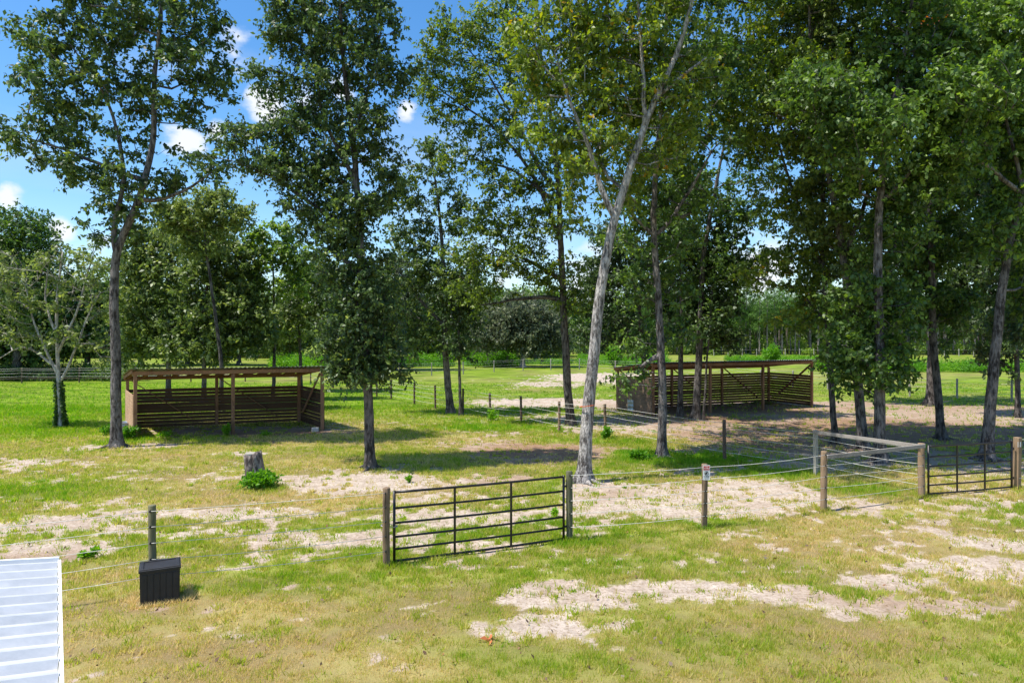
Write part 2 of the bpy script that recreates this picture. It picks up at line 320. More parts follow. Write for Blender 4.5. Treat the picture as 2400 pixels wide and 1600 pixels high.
# grass blades
def bladegrass():
    T = leafmat('grass_blades', [(0, (.62, .48, .26)), (.28, (.46, .41, .11)), (.6, (.28, .36, .028)), (1, (.14, .31, .016))], rough=.6, spec=.2, trans=.45)
    VV = []; TT = []
    for (y0, y1, dens, sz, w) in ((6.5, 11, 1500, .055, .011), (11, 17, 900, .062, .015), (17, 27, 360, .075, .022), (27, 42, 110, .085, .034), (42, 62, 14, .07, .05)):
        n = int((y1-y0)*((y0+y1)/2*1.56+3)*dens)
        y = rng.uniform(y0, y1, n); x = rng.uniform(-1, 1, n)*(y*.78+1.5)
        s, d, l = field(x, y); tuft = fbm(x, y, .22, 6, 2)
        p = np.clip(1.02-s*1.15, 0, 1)*np.clip((tuft-.22)*2.6, 0.12, 1)
        p = np.where(s > .9, .16*(tuft > .6), p)
        kp = rng.random(n) < p; x, y, s, d, l, tuft = [q[kp] for q in (x, y, s, d, l, tuft)]; n = len(x)
        nb = 3
        x = np.repeat(x, nb)+rng.normal(0, .018+w*.5, n*nb); y = np.repeat(y, nb)+rng.normal(0, .018+w*.5, n*nb); l = np.repeat(l, nb); s = np.repeat(s, nb); tuft = np.repeat(tuft, nb)
        a = rng.uniform(0, 2*math.pi, len(x)); ht = sz*rng.uniform(.5, 1.35, len(x))*(.7+l*.75)*(.65+tuft*.8); ln = rng.uniform(.2, .9, len(x))*ht; b = rng.uniform(0, 2*math.pi, len(x))
        ww = w*rng.uniform(.6, 1.3, len(x))
        z0 = -.02
        P0 = np.c_[x-np.cos(a)*ww/2, y-np.sin(a)*ww/2, np.full(len(x), z0)]; P1 = np.c_[x+np.cos(a)*ww/2, y+np.sin(a)*ww/2, np.full(len(x), z0)]
        P2 = np.c_[x+np.cos(b)*ln, y+np.sin(b)*ln, ht+.005]
        VV.append(np.stack([P0, P1, P2], 1).reshape(-1, 3)); TT.append(np.clip(l*.85+(tuft-.5)*.7+rng.normal(.02, .22, len(x)), 0, 1))
    # taller clumps, also breaking up the bare sand
    n = 5200; y = 7+rng.random(n)**1.1*26; x = rng.uniform(-1, 1, n)*(y*.78+1.5); s, d, l = field(x, y); kp = rng.random(n) < np.where(s > .85, .35, .8); x, y, s, l = x[kp], y[kp], s[kp], l[kp]; n = len(x)
    nb = 34; R_ = rng.uniform(.05, .2, n); hgt = rng.uniform(.05, .115, n)*(1-.35*(s > .6))
    X_ = np.repeat(x, nb)+rng.normal(0, 1, n*nb)*np.repeat(R_, nb)*.6; Y_ = np.repeat(y, nb)+rng.normal(0, 1, n*nb)*np.repeat(R_, nb)*.6
    a = rng.uniform(0, 6.283, n*nb); b = rng.uniform(0, 6.283, n*nb); ht = np.repeat(hgt, nb)*rng.uniform(.4, 1.25, n*nb); w_ = .006+.0006*Y_; ln = ht*rng.uniform(.2, 1.1, n*nb); z0 = np.full(n*nb, -.02)
    VV.append(np.stack([np.c_[X_-np.cos(a)*w_, Y_-np.sin(a)*w_, z0], np.c_[X_+np.cos(a)*w_, Y_+np.sin(a)*w_, z0], np.c_[X_+np.cos(b)*ln, Y_+np.sin(b)*ln, ht]], 1).reshape(-1, 3))
    TT.append(np.clip(np.repeat(rng.uniform(.15, .95, n)*.6+l*.45, nb)+rng.normal(0, .12, n*nb), 0, 1))
    # dry tufts round the box, green tufts at the near posts
    def ring(cx, cy, rx, ry, ang, n, h, t):
        a = rng.uniform(0, 6.283, n); q = rng.uniform(.96, 1.22, n); k = np.maximum(np.abs(np.cos(a)), np.abs(np.sin(a))); lx = rx*q*np.cos(a)/k; ly = ry*q*np.sin(a)/k
        x = cx+lx*math.cos(ang)-ly*math.sin(ang); y = cy+lx*math.sin(ang)+ly*math.cos(ang); b = rng.uniform(0, 6.283, n); c_ = rng.uniform(0, 6.283, n); ht = h*rng.uniform(.4, 1.3, n); ln = ht*rng.uniform(.2, 1.2, n); z0 = np.full(n, -.02)
        VV.append(np.stack([np.c_[x-np.cos(b)*.008, y-np.sin(b)*.008, z0], np.c_[x+np.cos(b)*.008, y+np.sin(b)*.008, z0], np.c_[x+np.cos(c_)*ln, y+np.sin(c_)*ln, ht]], 1).reshape(-1, 3)); TT.append(np.clip(t+rng.normal(0, .12, n), 0, 1))
    ring(-5.75, 11.2, .38, .33, .5, 1500, .1, .05)
    for px, py, t in ((906, 1326, .6), (1335, 1266, .65), (1651, 1238, .75), (1931, 1196, .4), (2160, 1164, .5), (2383, 1144, .4), (1698, 1080, .8), (1419, 1022, .8), (1310, 1012, .8), (1222, 991, .8)):
        c = gnd(px, py); ring(c[0], c[1], .13, .13, 0, 260, .12, t)
    o = poly_obj('grass', np.vstack(VV), 3, T, tint=np.concatenate(TT)); tag(o, kind='stuff', label='short patchy yellow green grass over the sandy paddock', cat='grass')
bladegrass()

# ------------------------------------------------------------------ leaves and trees
def leaves_at(P, size, r, droop=.35, aspect=.5, flat=.55):
    """kite leaves at points P; returns V"""
    n = len(P); a = r.uniform(0, 2*math.pi, n); el = r.normal(-droop*1.7, .6, n)
    d = np.c_[np.cos(a)*np.cos(el), np.sin(a)*np.cos(el), np.sin(el)]
    up = np.c_[r.normal(0, flat*1.5, n), r.normal(0, flat*1.5, n), np.ones(n)]
    sd_ = np.cross(d, up); sd_ /= np.linalg.norm(sd_, axis=1)[:, None]+1e-9; nn = np.cross(sd_, d)
    s = size*r.uniform(.6, 1.25, n)[:, None]
    b = P; t = P+d*s; mid = P+d*s*.45; w = s*aspect*.5; f = nn*s*r.uniform(.02, .16, n)[:, None]
    return np.stack([b, mid+sd_*w+f, t, mid-sd_*w+f], 1).reshape(-1, 3)
def dens(path, step):
    path = np.asarray(path, float); o = [path[0]]
    for a, b in zip(path[:-1], path[1:]):
        m = max(1, int(np.ceil(np.linalg.norm(b-a)/step)))
        for i in range(1, m+1): o.append(a+(b-a)*i/m)
    return np.array(o)
def smooth_path(p, it=2):
    p = np.array(p, float)
    for _ in range(it): q = p.copy(); q[1:-1] = (p[:-2]+2*p[1:-1]+p[2:])/4; p = q
    return p
def make_tree(name, label, Y, trunk, r0, blobs, ncl, lpc=46, leaf=.15, lmat=None, bark=None, limbs=(), seed=1, group=None, cat='tree',
              r1=.03, bare=0., spread=.3, bf=.22, flare=.55, twigs=5, tdy=0, tshift=0., aspect=.5, tag_it=True, ivy=False, droop=.35, pull=1.0, zmin=1.5, minr=.007):
    r = np.random.default_rng(seed); near = Y < 50
    r0 = r0*(.8 if near and Y > 21 else .93); leaf = leaf*(1.24 if near else 1.12); lpc = int(lpc*(1.25 if near else 1)); ncl = int(ncl*((1.0 if trunk[0][0] > 1340 else .86) if near else 1)); aspect = aspect*1.12
    P = lambda px, py, dy=0: at(px, py, Y+dy)
    base = P(trunk[0][0], HZ+H*F/Y); base[2] = 0
    tp = [base]+[P(q[0], q[1], q[2] if len(q) > 2 else 0) for q in trunk[1:]]
    tpd = smooth_path(dens(tp, .4), 5); wob = np.cumsum(r.normal(0, .008, tpd.shape), axis=0); wob[:, 2] = 0; wob[:3] = 0; tpd = tpd+wob
    pos = [p for p in tpd]; par = [-1]+list(range(len(tpd)-1)); nt_ = len(tpd)
    frac = np.linspace(0, 1, nt_); rad = list(r0*(1-frac)**.85+r1*frac); lock = [True]*nt_
    for lb in limbs:
        pts = np.array([P(q[0], q[1], q[2] if len(q) > 2 else 0) for q in lb])
        j = int(np.argmin(np.linalg.norm(tpd-pts[0], axis=1))); path = smooth_path(dens(np.vstack([tpd[j], pts]), .4), 5)[1:]
        wob = np.cumsum(r.normal(0, .015, path.shape), axis=0); path = path+wob
        rb = rad[j]*.66
        for i, p in enumerate(path):
            par.append(j if i == 0 else len(pos)-1); pos.append(p); rad.append(max(.012, rb*(1-i/len(path))**.8+.012)); lock.append(True)
    # clump centres
    cl = []; vols = np.array([(b[2]*b[3])*(b[5] if len(b) > 5 else 1.) for b in blobs], float); vols = vols/vols.sum()
    for b, v in zip(blobs, vols):
        m = max(2, int(round(ncl*v))); c = P(b[0], b[1], b[4] if len(b) > 4 else 0); k = c[1]/F; c = c+np.array([0, (b[2]+b[3])*k*.3 if near and trunk[0][0] > 1340 else 0, 0])
        d = r.normal(size=(m, 3)); d /= np.linalg.norm(d, axis=1)[:, None]; d *= (r.random(m)**(1/2.4))[:, None]
        cl.append(c+d*np.array([b[2]*k, (b[2]+b[3])*k*(.72 if near and trunk[0][0] > 1340 else .5), b[3]*k]))
    cl = np.vstack(cl); cl = cl[cl[:, 2] > zmin]
    pos_a = np.array(pos); dd = np.min(np.linalg.norm(cl[:, None]-pos_a[None], axis=2), axis=1); cl = cl[np.argsort(dd)]
    cap = 60000; PA = np.zeros((cap, 3)); PL = np.zeros(cap); n = len(pos); PA[:n] = pos_a
    for i in range(n): PL[i] = 0 if par[i] < 0 else PL[par[i]]+np.linalg.norm(PA[i]-PA[par[i]])*(.5 if i < nt_ else .8)
    ends = []
    zb = .12*tpd[-1][2]
    for c in cl:
        df = c-PA[:n]; d = np.linalg.norm(df, axis=1)
        cost = d+bf*PL[:n]+np.maximum(0, PA[:n, 2]-c[2]+.15*d)*.8+(PA[:n, 2] < min(zb, 2.))*3
        j = int(np.argmin(cost)); L_ = d[j]; m = max(1, int(L_/.4)); a = PA[j]; prev = j
        bow = np.array([0, 0, -.12*L_])+r.normal(0, .06*L_, 3)
        for i in range(1, m+1):
            t = i/m; q = a+(c-a)*t+bow*math.sin(math.pi*t)+r.normal(0, .035, 3)*(t < 1)
            PA[n] = q; par.append(prev); rad.append(0); lock.append(False); PL[n] = PL[prev]+L_/m; prev = n; n += 1
        ends.append(prev)
    PA = PA[:n]; par = np.array(par); rad = np.array(rad); cnt = np.zeros(n); cnt[ends] += 1
    for i in range(n-1, 0, -1): cnt[par[i]] += cnt[i]
    for i in range(n):
        if not lock[i]:
            v = .0085*max(1, cnt[i])**.46; rad[i] = max(minr, min(v, rad[par[i]]*.8 if lock[par[i]] else rad[par[i]]))
    org = base.copy(); PA = PA-org
    E = empty(name, org, label=label, cat=cat, group=group)
    # wood
    mb = MB(); kids = [[] for _ in range(n)]
    for i in range(1, n): kids[par[i]].append(i)
    ph = r.uniform(0, 6.28, 3)
    def lob(idx, a):
        h = np.linalg.norm(tpd[np.minimum(idx, nt_-1)]-tpd[0], axis=1)
        fl = 1+flare*np.exp(-h/.28)[:, None]*(1+.5*np.cos(5*a+ph[0])[None, :]+.3*np.cos(3*a+ph[1])[None, :])
        return fl*(1+.045*np.cos(3*a[None, :]+h[:, None]*1.3+ph[2])+.03*np.cos(7*a[None, :]+h[:, None]*4))
    first = tpd-org; low = np.linspace(0, 1, 5)[1:-1, None]*(first[1]-first[0])
    mb.tube(np.vstack([first[0]-[0, 0, .15], first]), np.r_[rad[0], rad[:nt_]], 14, lobes=lambda i, a: lob(np.maximum(i-1, 0), a))
    used = np.zeros(n, bool); used[:nt_] = True
    for i in range(1, n):
        if used[i]: continue
        ch = [par[i], i]; used[i] = True
        while True:
            ks = [k for k in kids[ch[-1]] if not used[k]]
            if not ks: break
            k = max(ks, key=lambda q: rad[q]+cnt[q]*1e-4); used[k] = True; ch.append(k)
        rr = rad[ch].copy(); rr[0] = rr[1]
        mb.tube(PA[ch], rr, 8 if rr[1] > .04 else (5 if rr[1] > .015 else 3), caps=False)
    if Y < 30:
        for k in range(6):
            a_ = k*1.05+r.uniform(-.3, .3)+ph[0]; Lr = r0*r.uniform(2., 3.6); ts = np.linspace(0, 1, 6); aa_ = a_+r.normal(0, .25)*ts
            mb.tube(np.c_[np.cos(aa_)*(r0*.6+Lr*ts), np.sin(aa_)*(r0*.6+Lr*ts), .12*(1-ts)**2-.02*ts], r0*.42*(1-ts)+.012, 6, caps=False)
    # twigs and leaves
    ends = np.array(ends); ce = PA[ends]; K = twigs
    out_ = ce-np.array([0, 0, ce[:, 2].mean()*0+0]); out_ = ce-PA[par[ends]]; out_ /= np.linalg.norm(out_, axis=1)[:, None]+1e-9
    td = r.normal(size=(len(ce), K, 3))*.8+out_[:, None]*.7; td[..., 2] *= .7; td /= np.linalg.norm(td, axis=2)[..., None]
    tl = r.uniform(.5, 1.25, (len(ce), K))*spread*2.2
    a = np.repeat(ce, K, 0); b = a+(td*tl[..., None]).reshape(-1, 3); b[:, 2] -= .08*tl.ravel()
    nm = np.cross(b-a, [0, 0, 1.]); nm /= np.linalg.norm(nm, axis=1)[:, None]+1e-9; n2 = np.cross(b-a, nm); n2 /= np.linalg.norm(n2, axis=1)[:, None]+1e-9
    tw = .006
    offs = [nm*tw, -nm*tw*.5+n2*tw*.87, -nm*tw*.5-n2*tw*.87]
    tv_ = np.stack([a+offs[0], a+offs[1], a+offs[2], b], 1).reshape(-1, 3); nf = len(a); base_i = np.arange(nf)*4
    tf = [(int(q), int(q+1), int(q+3)) for q in base_i]+[(int(q+1), int(q+2), int(q+3)) for q in base_i]+[(int(q+2), int(q), int(q+3)) for q in base_i]
    mb.add(tv_, tf)
    o = mb_fast(mb, 'trunk', bark or BARK, E)
    isb = r.random(len(ce)) < bare
    isb = np.repeat(isb, K); aa, bb = a[~isb], b[~isb]
    per = max(1, int(round(lpc/K)))
    t = r.uniform(.1, 1.08, (len(aa), per)); pts = aa[:, None]+(bb-aa)[:, None]*t[..., None]+r.normal(0, spread*.13, (len(aa), per, 3))
    pts = pts.reshape(-1, 3)
    V = leaves_at(pts, leaf, r, aspect=aspect, droop=droop)
    ctint = np.repeat(np.clip(r.normal(.42+tshift, .16, len(aa)), 0, 1), per)
    ti = np.clip(ctint+r.normal(0, .17, len(pts)), 0, 1)
    if len(V): poly_obj('crown', V, 4, lmat or LF, E, tint=ti)
    if ivy:
        m = 2600; hh = r.random(m)**1.3*ivy; an = r.uniform(0, 6.28, m); tr = np.interp(hh, tpd[:, 2], rad[:nt_])*(1+1.8*np.exp(-hh/.25))+r.random(m)*.12
        keep = np.cos(an*1.0+1.4) < .75
        q = np.c_[np.interp(hh, tpd[:, 2], tpd[:, 0])-org[0]+np.cos(an)*tr, np.interp(hh, tpd[:, 2], tpd[:, 1])-org[1]+np.sin(an)*tr, hh][keep]
        poly_obj('ivy', leaves_at(q, .11, r, aspect=.85), 4, LFG, E, tint=r.random(len(q))*.5)
    return E
def mb_fast(mb, name, mat, parent):
    V = np.vstack(mb.V).astype(np.float32); me = bpy.data.meshes.new(name)
    tot_ = np.array([len(f) for f in mb.Fc], np.int32); idx = np.fromiter((i for f in mb.Fc for i in f), np.int32)
    me.vertices.add(len(V)); me.vertices.foreach_set('co', V.ravel()); me.loops.add(len(idx)); me.loops.foreach_set('vertex_index', idx)
    me.polygons.add(len(tot_)); me.polygons.foreach_set('loop_start', np.r_[0, np.cumsum(tot_)[:-1]].astype(np.int32)); me.polygons.foreach_set('use_smooth', np.ones(len(tot_), bool))
    me.update(calc_edges=True); me.materials.append(mat); o = bpy.data.objects.new(name, me); C.objects.link(o); o.parent = parent; return o

GR = 'shade trees around the horse shelters'
# forked tree, left
make_tree('shade_tree', 'tall forked tree with open crown at the left corner of the left shelter', 26.4,
    [(274, 0), (270, 860), (268, 700), (270, 610), (285, 560), (330, 470), (365, 330), (360, 200), (375, 60), (380, -120)], .25,
    [(110, 90, 95, 75), (240, 60, 130, 85), (400, 60, 120, 90), (150, 190, 120, 70), (280, 200, 90, 80), (440, 170, 95, 60), (60, 320, 65, 55), (130, 340, 80, 50), (330, 330, 60, 80, .5, .6), (500, 205, 60, 35),
     (200, 390, 70, 55), (290, 440, 95, 70), (400, 430, 60, 40), (170, 280, 90, 60, 1.5), (420, 270, 70, 50), (480, 400, 60, 30), (200, -60, 150, 90), (390, -70, 150, 90), (250, 520, 60, 50), (490, 60, 40, 40)],
    560, 52, .16, LF, BARK, limbs=[[(268, 600), (262, 520), (290, 430), (270, 300), (230, 200), (160, 100)], [(350, 480), (430, 450), (500, 400)], [(262, 400), (150, 350), (60, 320)]], seed=3, flare=.6)
# ivy tree, far left
make_tree('ivy_tree', 'small tree with bare pale upper branches and ivy round its base', 32.0,
    [(143, 0), (137, 880), (135, 760), (140, 650), (150, 590)], .13,
    [(60, 690, 90, 70), (190, 700, 70, 60), (60, 790, 80, 40), (160, 790, 90, 45), (230, 820, 40, 35), (130, 620, 120, 50, 0, .8), (20, 640, 60, 60), (210, 620, 50, 60, 0, .6), (-20, 760, 60, 50)],
    240, 34, .17, LFO, BARKDEAD, limbs=[[(140, 880), (110, 820), (80, 740), (60, 660)], [(138, 820), (175, 740), (200, 650), (215, 600)], [(140, 900), (175, 830), (210, 740), (235, 690)], [(130, 780), (100, 700), (110, 620)], [(125, 860), (60, 800), (0, 840)]], seed=5, bare=.42, tshift=.22, ivy=2.3, r1=.03, minr=.014)
# slender dense tree, centre left
make_tree('shade_tree', 'tall narrow dense dark tree standing alone in front of the left shelter', 22.1,
    [(867, 0), (866, 980), (862, 880), (850, 700), (842, 520), (826, 330), (800, 120), (790, -120)], .205,
    [(855, 872, 88, 36, 0, 2.0), (850, 835, 100, 50, 0, 1.5), (840, 780, 100, 60, 0, 1.3), (850, 700, 95, 70, 0, 1.2), (820, 620, 95, 60, 0, 1.2), (790, 540, 95, 60, 0, 1.1), (840, 480, 80, 60, 0, 1.2), (720, 60, 60, 90), (880, 60, 60, 80), (660, 60, 45, 60), (800, 120, 60, 100), (900, 180, 60, 50), (760, 230, 75, 80), (860, 300, 60, 90),
     (640, 190, 60, 40), (680, 300, 80, 50), (570, 330, 60, 45), (620, 390, 80, 45), (700, 400, 70, 60), (780, 370, 60, 90), (720, 480, 60, 50), (900, 420, 40, 60), (800, -40, 110, 80), (690, -30, 70, 70), (500, 380, 30, 25), (950, 170, 30, 25)],
    1000, 52, .125, LF, BARKD, limbs=[[(850, 560), (760, 500), (660, 420), (560, 380)], [(840, 440), (760, 300), (730, 100), (715, -60)], [(826, 330), (870, 200), (900, 60)], [(860, 880), (905, 830)], [(840, 640), (780, 580)]], seed=8, tshift=-.06, spread=.28, flare=.45, bf=.18)
# centre group
make_tree('shade_tree', 'mid sized grey green tree on the diagonal fence line, its trunk leaning slightly left', 37.5,
    [(1056, 0), (1045, 850), (1040, 700), (1035, 560), (1020, 430), (1010, 380)], .26,
    [(1000, 440, 70, 55), (1060, 500, 80, 60), (960, 540, 70, 50), (1010, 620, 110, 70), (940, 680, 60, 70), (1080, 660, 80, 60), (1010, 740, 90, 50), (980, 780, 60, 50), (940, 820, 50, 40), (1020, 360, 60, 45), (960, 620, 60, 70), (940, 440, 40, 70)],
    420, 46, .17, LF, BARK, seed=12, tshift=.05, limbs=[[(1040, 760), (980, 700), (940, 640)], [(1042, 720), (1100, 650)]])
make_tree('shade_tree', 'thin young dark tree just right of the grey green tree on the diagonal fence', 36.6,
    [(1080, 0), (1078, 850), (1076, 740), (1080, 640)], .11, [(1075, 800, 50, 50), (1090, 740, 50, 50), (1070, 690, 55, 50), (1100, 660, 45, 40)], 110, 46, .16, LF, BARKD, seed=14, tshift=-.15)
make_tree('shade_tree', 'broad tree with a dark straight trunk fanning branches to the upper left', 32.9,
    [(1338, 0), (1330, 900), (1322, 740), (1315, 600), (1310, 480), (1300, 330), (1270, 150), (1250, 0)], .26,
    [(1060, 110, 70, 60), (1130, 70, 70, 60), (1050, 230, 70, 55), (1150, 200, 90, 70), (1240, 140, 70, 80), (1080, 290, 70, 35), (1200, 300, 90, 60), (1100, 370, 80, 40), (1190, 430, 90, 50), (1260, 520, 110, 60), (1150, 520, 80, 50), (1180, 610, 110, 50), (1300, 640, 80, 50), (1130, 690, 80, 40), (1330, 700, 60, 40),
     (1300, 400, 70, 80), (1000, 150, 30, 50), (1000, 190, 40, 25), (1040, 60, 30, 40), (1200, 20, 60, 60), (1100, 600, 60, 40)],
    760, 46, .145, LFY, BARKD, limbs=[[(1315, 560), (1250, 400), (1170, 300), (1080, 240), (1010, 190)], [(1290, 440), (1220, 300), (1150, 180), (1080, 90)], [(1310, 480), (1200, 390), (1080, 370)], [(1318, 660), (1240, 610), (1150, 580)], [(1320, 700), (1250, 690), (1130, 710)], [(1300, 380), (1250, 200), (1200, 60)]], seed=17, tshift=-.08)
make_tree('leaning_tree', 'big pale barked tree leaning right with its fork high over the gate path', 20.1,
    [(1367, 0), (1375, 1000), (1392, 800), (1410, 640), (1437, 510), (1470, 410), (1500, 320), (1535, 230), (1590, 130), (1630, -20), (1650, -120)], .212,
    [(1300, 80, 100, 80), (1400, 60, 100, 90), (1500, 70, 90, 90), (1280, 190, 80, 60), (1380, 200, 100, 70), (1300, 290, 90, 60), (1400, 330, 80, 60), (1560, 200, 80, 70), (1480, 200, 70, 80), (1350, 400, 60, 40), (1470, 430, 60, 60, 1), (1380, -60, 150, 80), (1560, -50, 110, 70), (1600, 80, 60, 60, 0, .5), (1340, 480, 50, 40, 0, .6), (1220, 80, 50, 60), (1540, 350, 60, 50), (1600, 300, 60, 60), (1650, 160, 60, 60), (1480, -200, 240, 80, -1), (1480, 160, 170, 110, 4.5, .7), (1400, 330, 100, 70, 4, .7)],  # blobs above the frame and set behind are added to shade the paddock
    620, 46, .14, LFY, BARKL, limbs=[[(1437, 505), (1405, 430), (1375, 330), (1330, 230), (1300, 120)], [(1510, 310), (1510, 180), (1505, 60), (1500, -60)], [(1535, 235), (1600, 180), (1660, 140)]], seed=21, tshift=.08, flare=.7)
make_tree('shade_tree', 'straight tree with twin scars at the left end of the right shelter', 24.1,
    [(1551, 0), (1552, 900), (1545, 760), (1535, 600), (1530, 450), (1545, 300), (1560, 100), (1570, -80)], .2,
    [(1480, 560, 60, 50), (1590, 560, 60, 55), (1520, 480, 70, 50), (1600, 440, 70, 60), (1530, 380, 80, 60), (1640, 330, 80, 70), (1560, 640, 55, 40), (1500, 700, 40, 40), (1590, 780, 50, 35), (1510, 780, 40, 40), (1475, 890, 32, 26, 0, 1.), (1515, 860, 34, 34, 0, .9), (1650, 230, 80, 70), (1700, 130, 80, 80), (1640, 50, 80, 80), (1590, 690, 40, 40), (1620, -60, 120, 70), (1500, 640, 40, 60), (1600, 130, 110, 90, -2.2), (1570, 300, 130, 110, 4.5), (1630, 470, 90, 70, 4), (1500, 460, 80, 60, 3.5), (1640, -180, 240, 80, -1)],  # unseen top blob and the ones set back are added to cast paddock shade
    520, 46, .145, LFG, BARK, limbs=[[(1540, 560), (1600, 480), (1680, 340)], [(1535, 560), (1480, 500)], [(1545, 830), (1500, 860)]], seed=25, tshift=-.05)
make_tree('shade_tree', 'dark trunked tree growing through shade beside the water tub', 37.6,
    [(1514, 0), (1512, 850), (1490, 640), (1470, 560), (1460, 480)], .2, [(1450, 650, 70, 60), (1420, 730, 60, 55), (1400, 790, 45, 40), (1500, 620, 60, 60), (1440, 560, 60, 50), (1530, 700, 60, 50), (1390, 660, 50, 60), (1480, 780, 50, 40)],
    330, 46, .17, LF, BARKD, seed=27, tshift=-.2)
make_tree('shade_tree', 'slim dark tree seen through the left bay of the right shelter', 36.2,
    [(1594, 0), (1596, 850), (1598, 700), (1600, 560), (1600, 430)], .19, [(1600, 640, 70, 60), (1640, 560, 70, 60), (1570, 520, 60, 60), (1620, 740, 60, 50), (1600, 440, 70, 60), (1560, 780, 40, 30)],
    280, 44, .17, LF, BARKD, seed=28, tshift=-.2)
make_tree('shade_tree', 'tree leaning right whose dark limb reaches up before the shelter middle bay', 35.0,
    [(1630, 0), (1640, 850), (1645, 720), (1650, 600), (1672, 480), (1700, 340), (1715, 280)], .25, [(1680, 700, 70, 60), (1650, 780, 60, 40), (1700, 780, 40, 30), (1690, 600, 80, 55), (1740, 500, 80, 50), (1660, 430, 60, 50), (1760, 620, 60, 40), (1600, 560, 50, 60), (1790, 400, 60, 40, 0, .6), (1700, 640, 90, 40)],
    400, 46, .16, LFG, BARKD, seed=31, tshift=-.15)
make_tree('shade_tree', 'thinnest sapling before the right shelter between two thicker trunks', 34.6,
    [(1649, 0), (1654, 860), (1662, 760), (1668, 680)], .075, [(1668, 760, 45, 40), (1690, 720, 45, 40), (1720, 800, 40, 25)], 70, 44, .15, LF, BARKD, seed=32, tshift=-.15)
make_tree('shade_tree', 'slender dark trunk tree standing right of the shelter in the paddock', 27.3,
    [(1958, 0), (1948, 900), (1940, 780), (1930, 640), (1925, 500), (1940, 350), (1950, 150), (1960, -60)], .15,
    [(1880, 740, 60, 40), (1900, 660, 70, 50), (1850, 600, 80, 45), (1920, 580, 70, 60), (1850, 470, 80, 70), (1940, 440, 70, 60), (1800, 330, 90, 70), (1900, 310, 80, 70), (1790, 200, 90, 70), (1880, 180, 80, 80), (1800, 80, 90, 80), (1900, 50, 90, 80), (1740, 260, 60, 60), (1850, -60, 160, 70), (1750, 130, 70, 80), (1780, 650, 60, 30), (1950, 700, 50, 50), (1800, 250, 110, 90, -2.5), (1900, 150, 100, 80, -3), (1780, -170, 240, 80, -1.5)],  # last blob, over the frame, is added for dappled shade on the paddock
    700, 48, .15, LFY, BARKD, seed=35, tshift=.04, limbs=[[(1930, 640), (1870, 480), (1820, 330), (1780, 200)], [(1940, 760), (1890, 700)]])
make_tree('shade_tree', 'left one of the two thick trunks behind the braced board corner', 26.0,
    [(2025, 0), (2010, 900), (1995, 760), (1975, 600), (1950, 450), (1925, 300), (1900, 150), (1890, -60)], .23,
    [(1990, 620, 60, 50), (1930, 520, 70, 50), (2030, 500, 70, 60), (1960, 380, 80, 70), (1900, 260, 70, 70), (2010, 280, 80, 80), (1960, 150, 90, 80), (2050, 120, 80, 80), (1960, 30, 110, 80), (2080, 200, 60, 80), (2000, -70, 150, 60), (2050, 660, 60, 40)],
    620, 48, .15, LFO, BARK, seed=38, tshift=.14, limbs=[[(1975, 600), (2030, 480), (2060, 330), (2080, 150)]])
make_tree('shade_tree', 'right one of the two thick trunks, with a pale vertical scar and low leafy shoots', 23.2,
    [(2063, 0), (2060, 960), (2062, 800), (2058, 640), (2062, 470), (2080, 330), (2110, 180), (2140, 30), (2150, -80)], .235,
    [(2050, 850, 92, 50, -.3, 1.6), (2060, 890, 70, 30, -.3, 1.0), (2000, 810, 50, 40, -.3, 1.0), (2100, 790, 60, 50, 0, 1.2), (2050, 740, 80, 50), (2100, 690, 80, 50), (2020, 680, 60, 50), (2120, 560, 70, 60), (2060, 440, 70, 50), (2150, 400, 80, 70), (2180, 260, 80, 80), (2080, 260, 70, 70), (2210, 130, 80, 80), (2120, 120, 70, 80), (2180, 20, 100, 80), (2150, 480, 60, 50), (2170, -70, 140, 60), (2050, 300, 120, 90, -2.5), (1960, 200, 110, 80, -2.5), (2060, -190, 240, 80, -1.5)],  # last blob is unseen, added overhead to dapple the ground with shade
    840, 50, .14, LFG, BARK, seed=41, tshift=-.03, aspect=.6, flare=.7, limbs=[[(2062, 880), (2000, 820), (1980, 810)], [(2062, 860), (2110, 800)], [(2062, 480), (2130, 420), (2200, 280)]])
Tz = make_tree('shade_tree', 'dark straight tree in the shade behind the right gate, left of its middle', 28.4,
    [(2206, 0), (2196, 900), (2188, 780), (2184, 640), (2190, 480), (2200, 300), (2220, 100), (2230, -60)], .2,
    [(2200, 700, 80, 50), (2140, 740, 50, 35), (2250, 720, 50, 45), (2170, 600, 80, 60), (2240, 560, 70, 60), (2200, 460, 90, 60), (2260, 400, 80, 60), (2300, 280, 80, 80), (2280, 140, 80, 80), (2250, 30, 100, 80), (2330, 200, 70, 70), (2260, -70, 130, 60), (2120, 820, 30, 18, 0, .4), (2230, 800, 30, 25, 0, .4)],
    680, 48, .16, LFG, BARKD, seed=44, tshift=-.12)
make_tree('shade_tree', 'stout flared trunk tree farthest back in the right paddock by the green field', 42.0,
    [(2182, 0), (2184, 900), (2188, 780), (2190, 640), (2180, 480), (2170, 340)], .36,
    [(2120, 620, 90, 60), (2250, 640, 80, 60), (2180, 540, 100, 70), (2080, 520, 80, 60), (2280, 500, 80, 70), (2180, 400, 120, 80), (2100, 710, 60, 35), (2290, 730, 60, 30), (1990, 600, 60, 60), (2060, 640, 50, 60)],
    460, 46, .2, LF, BARKD, seed=47, tshift=-.15, flare=1.0)
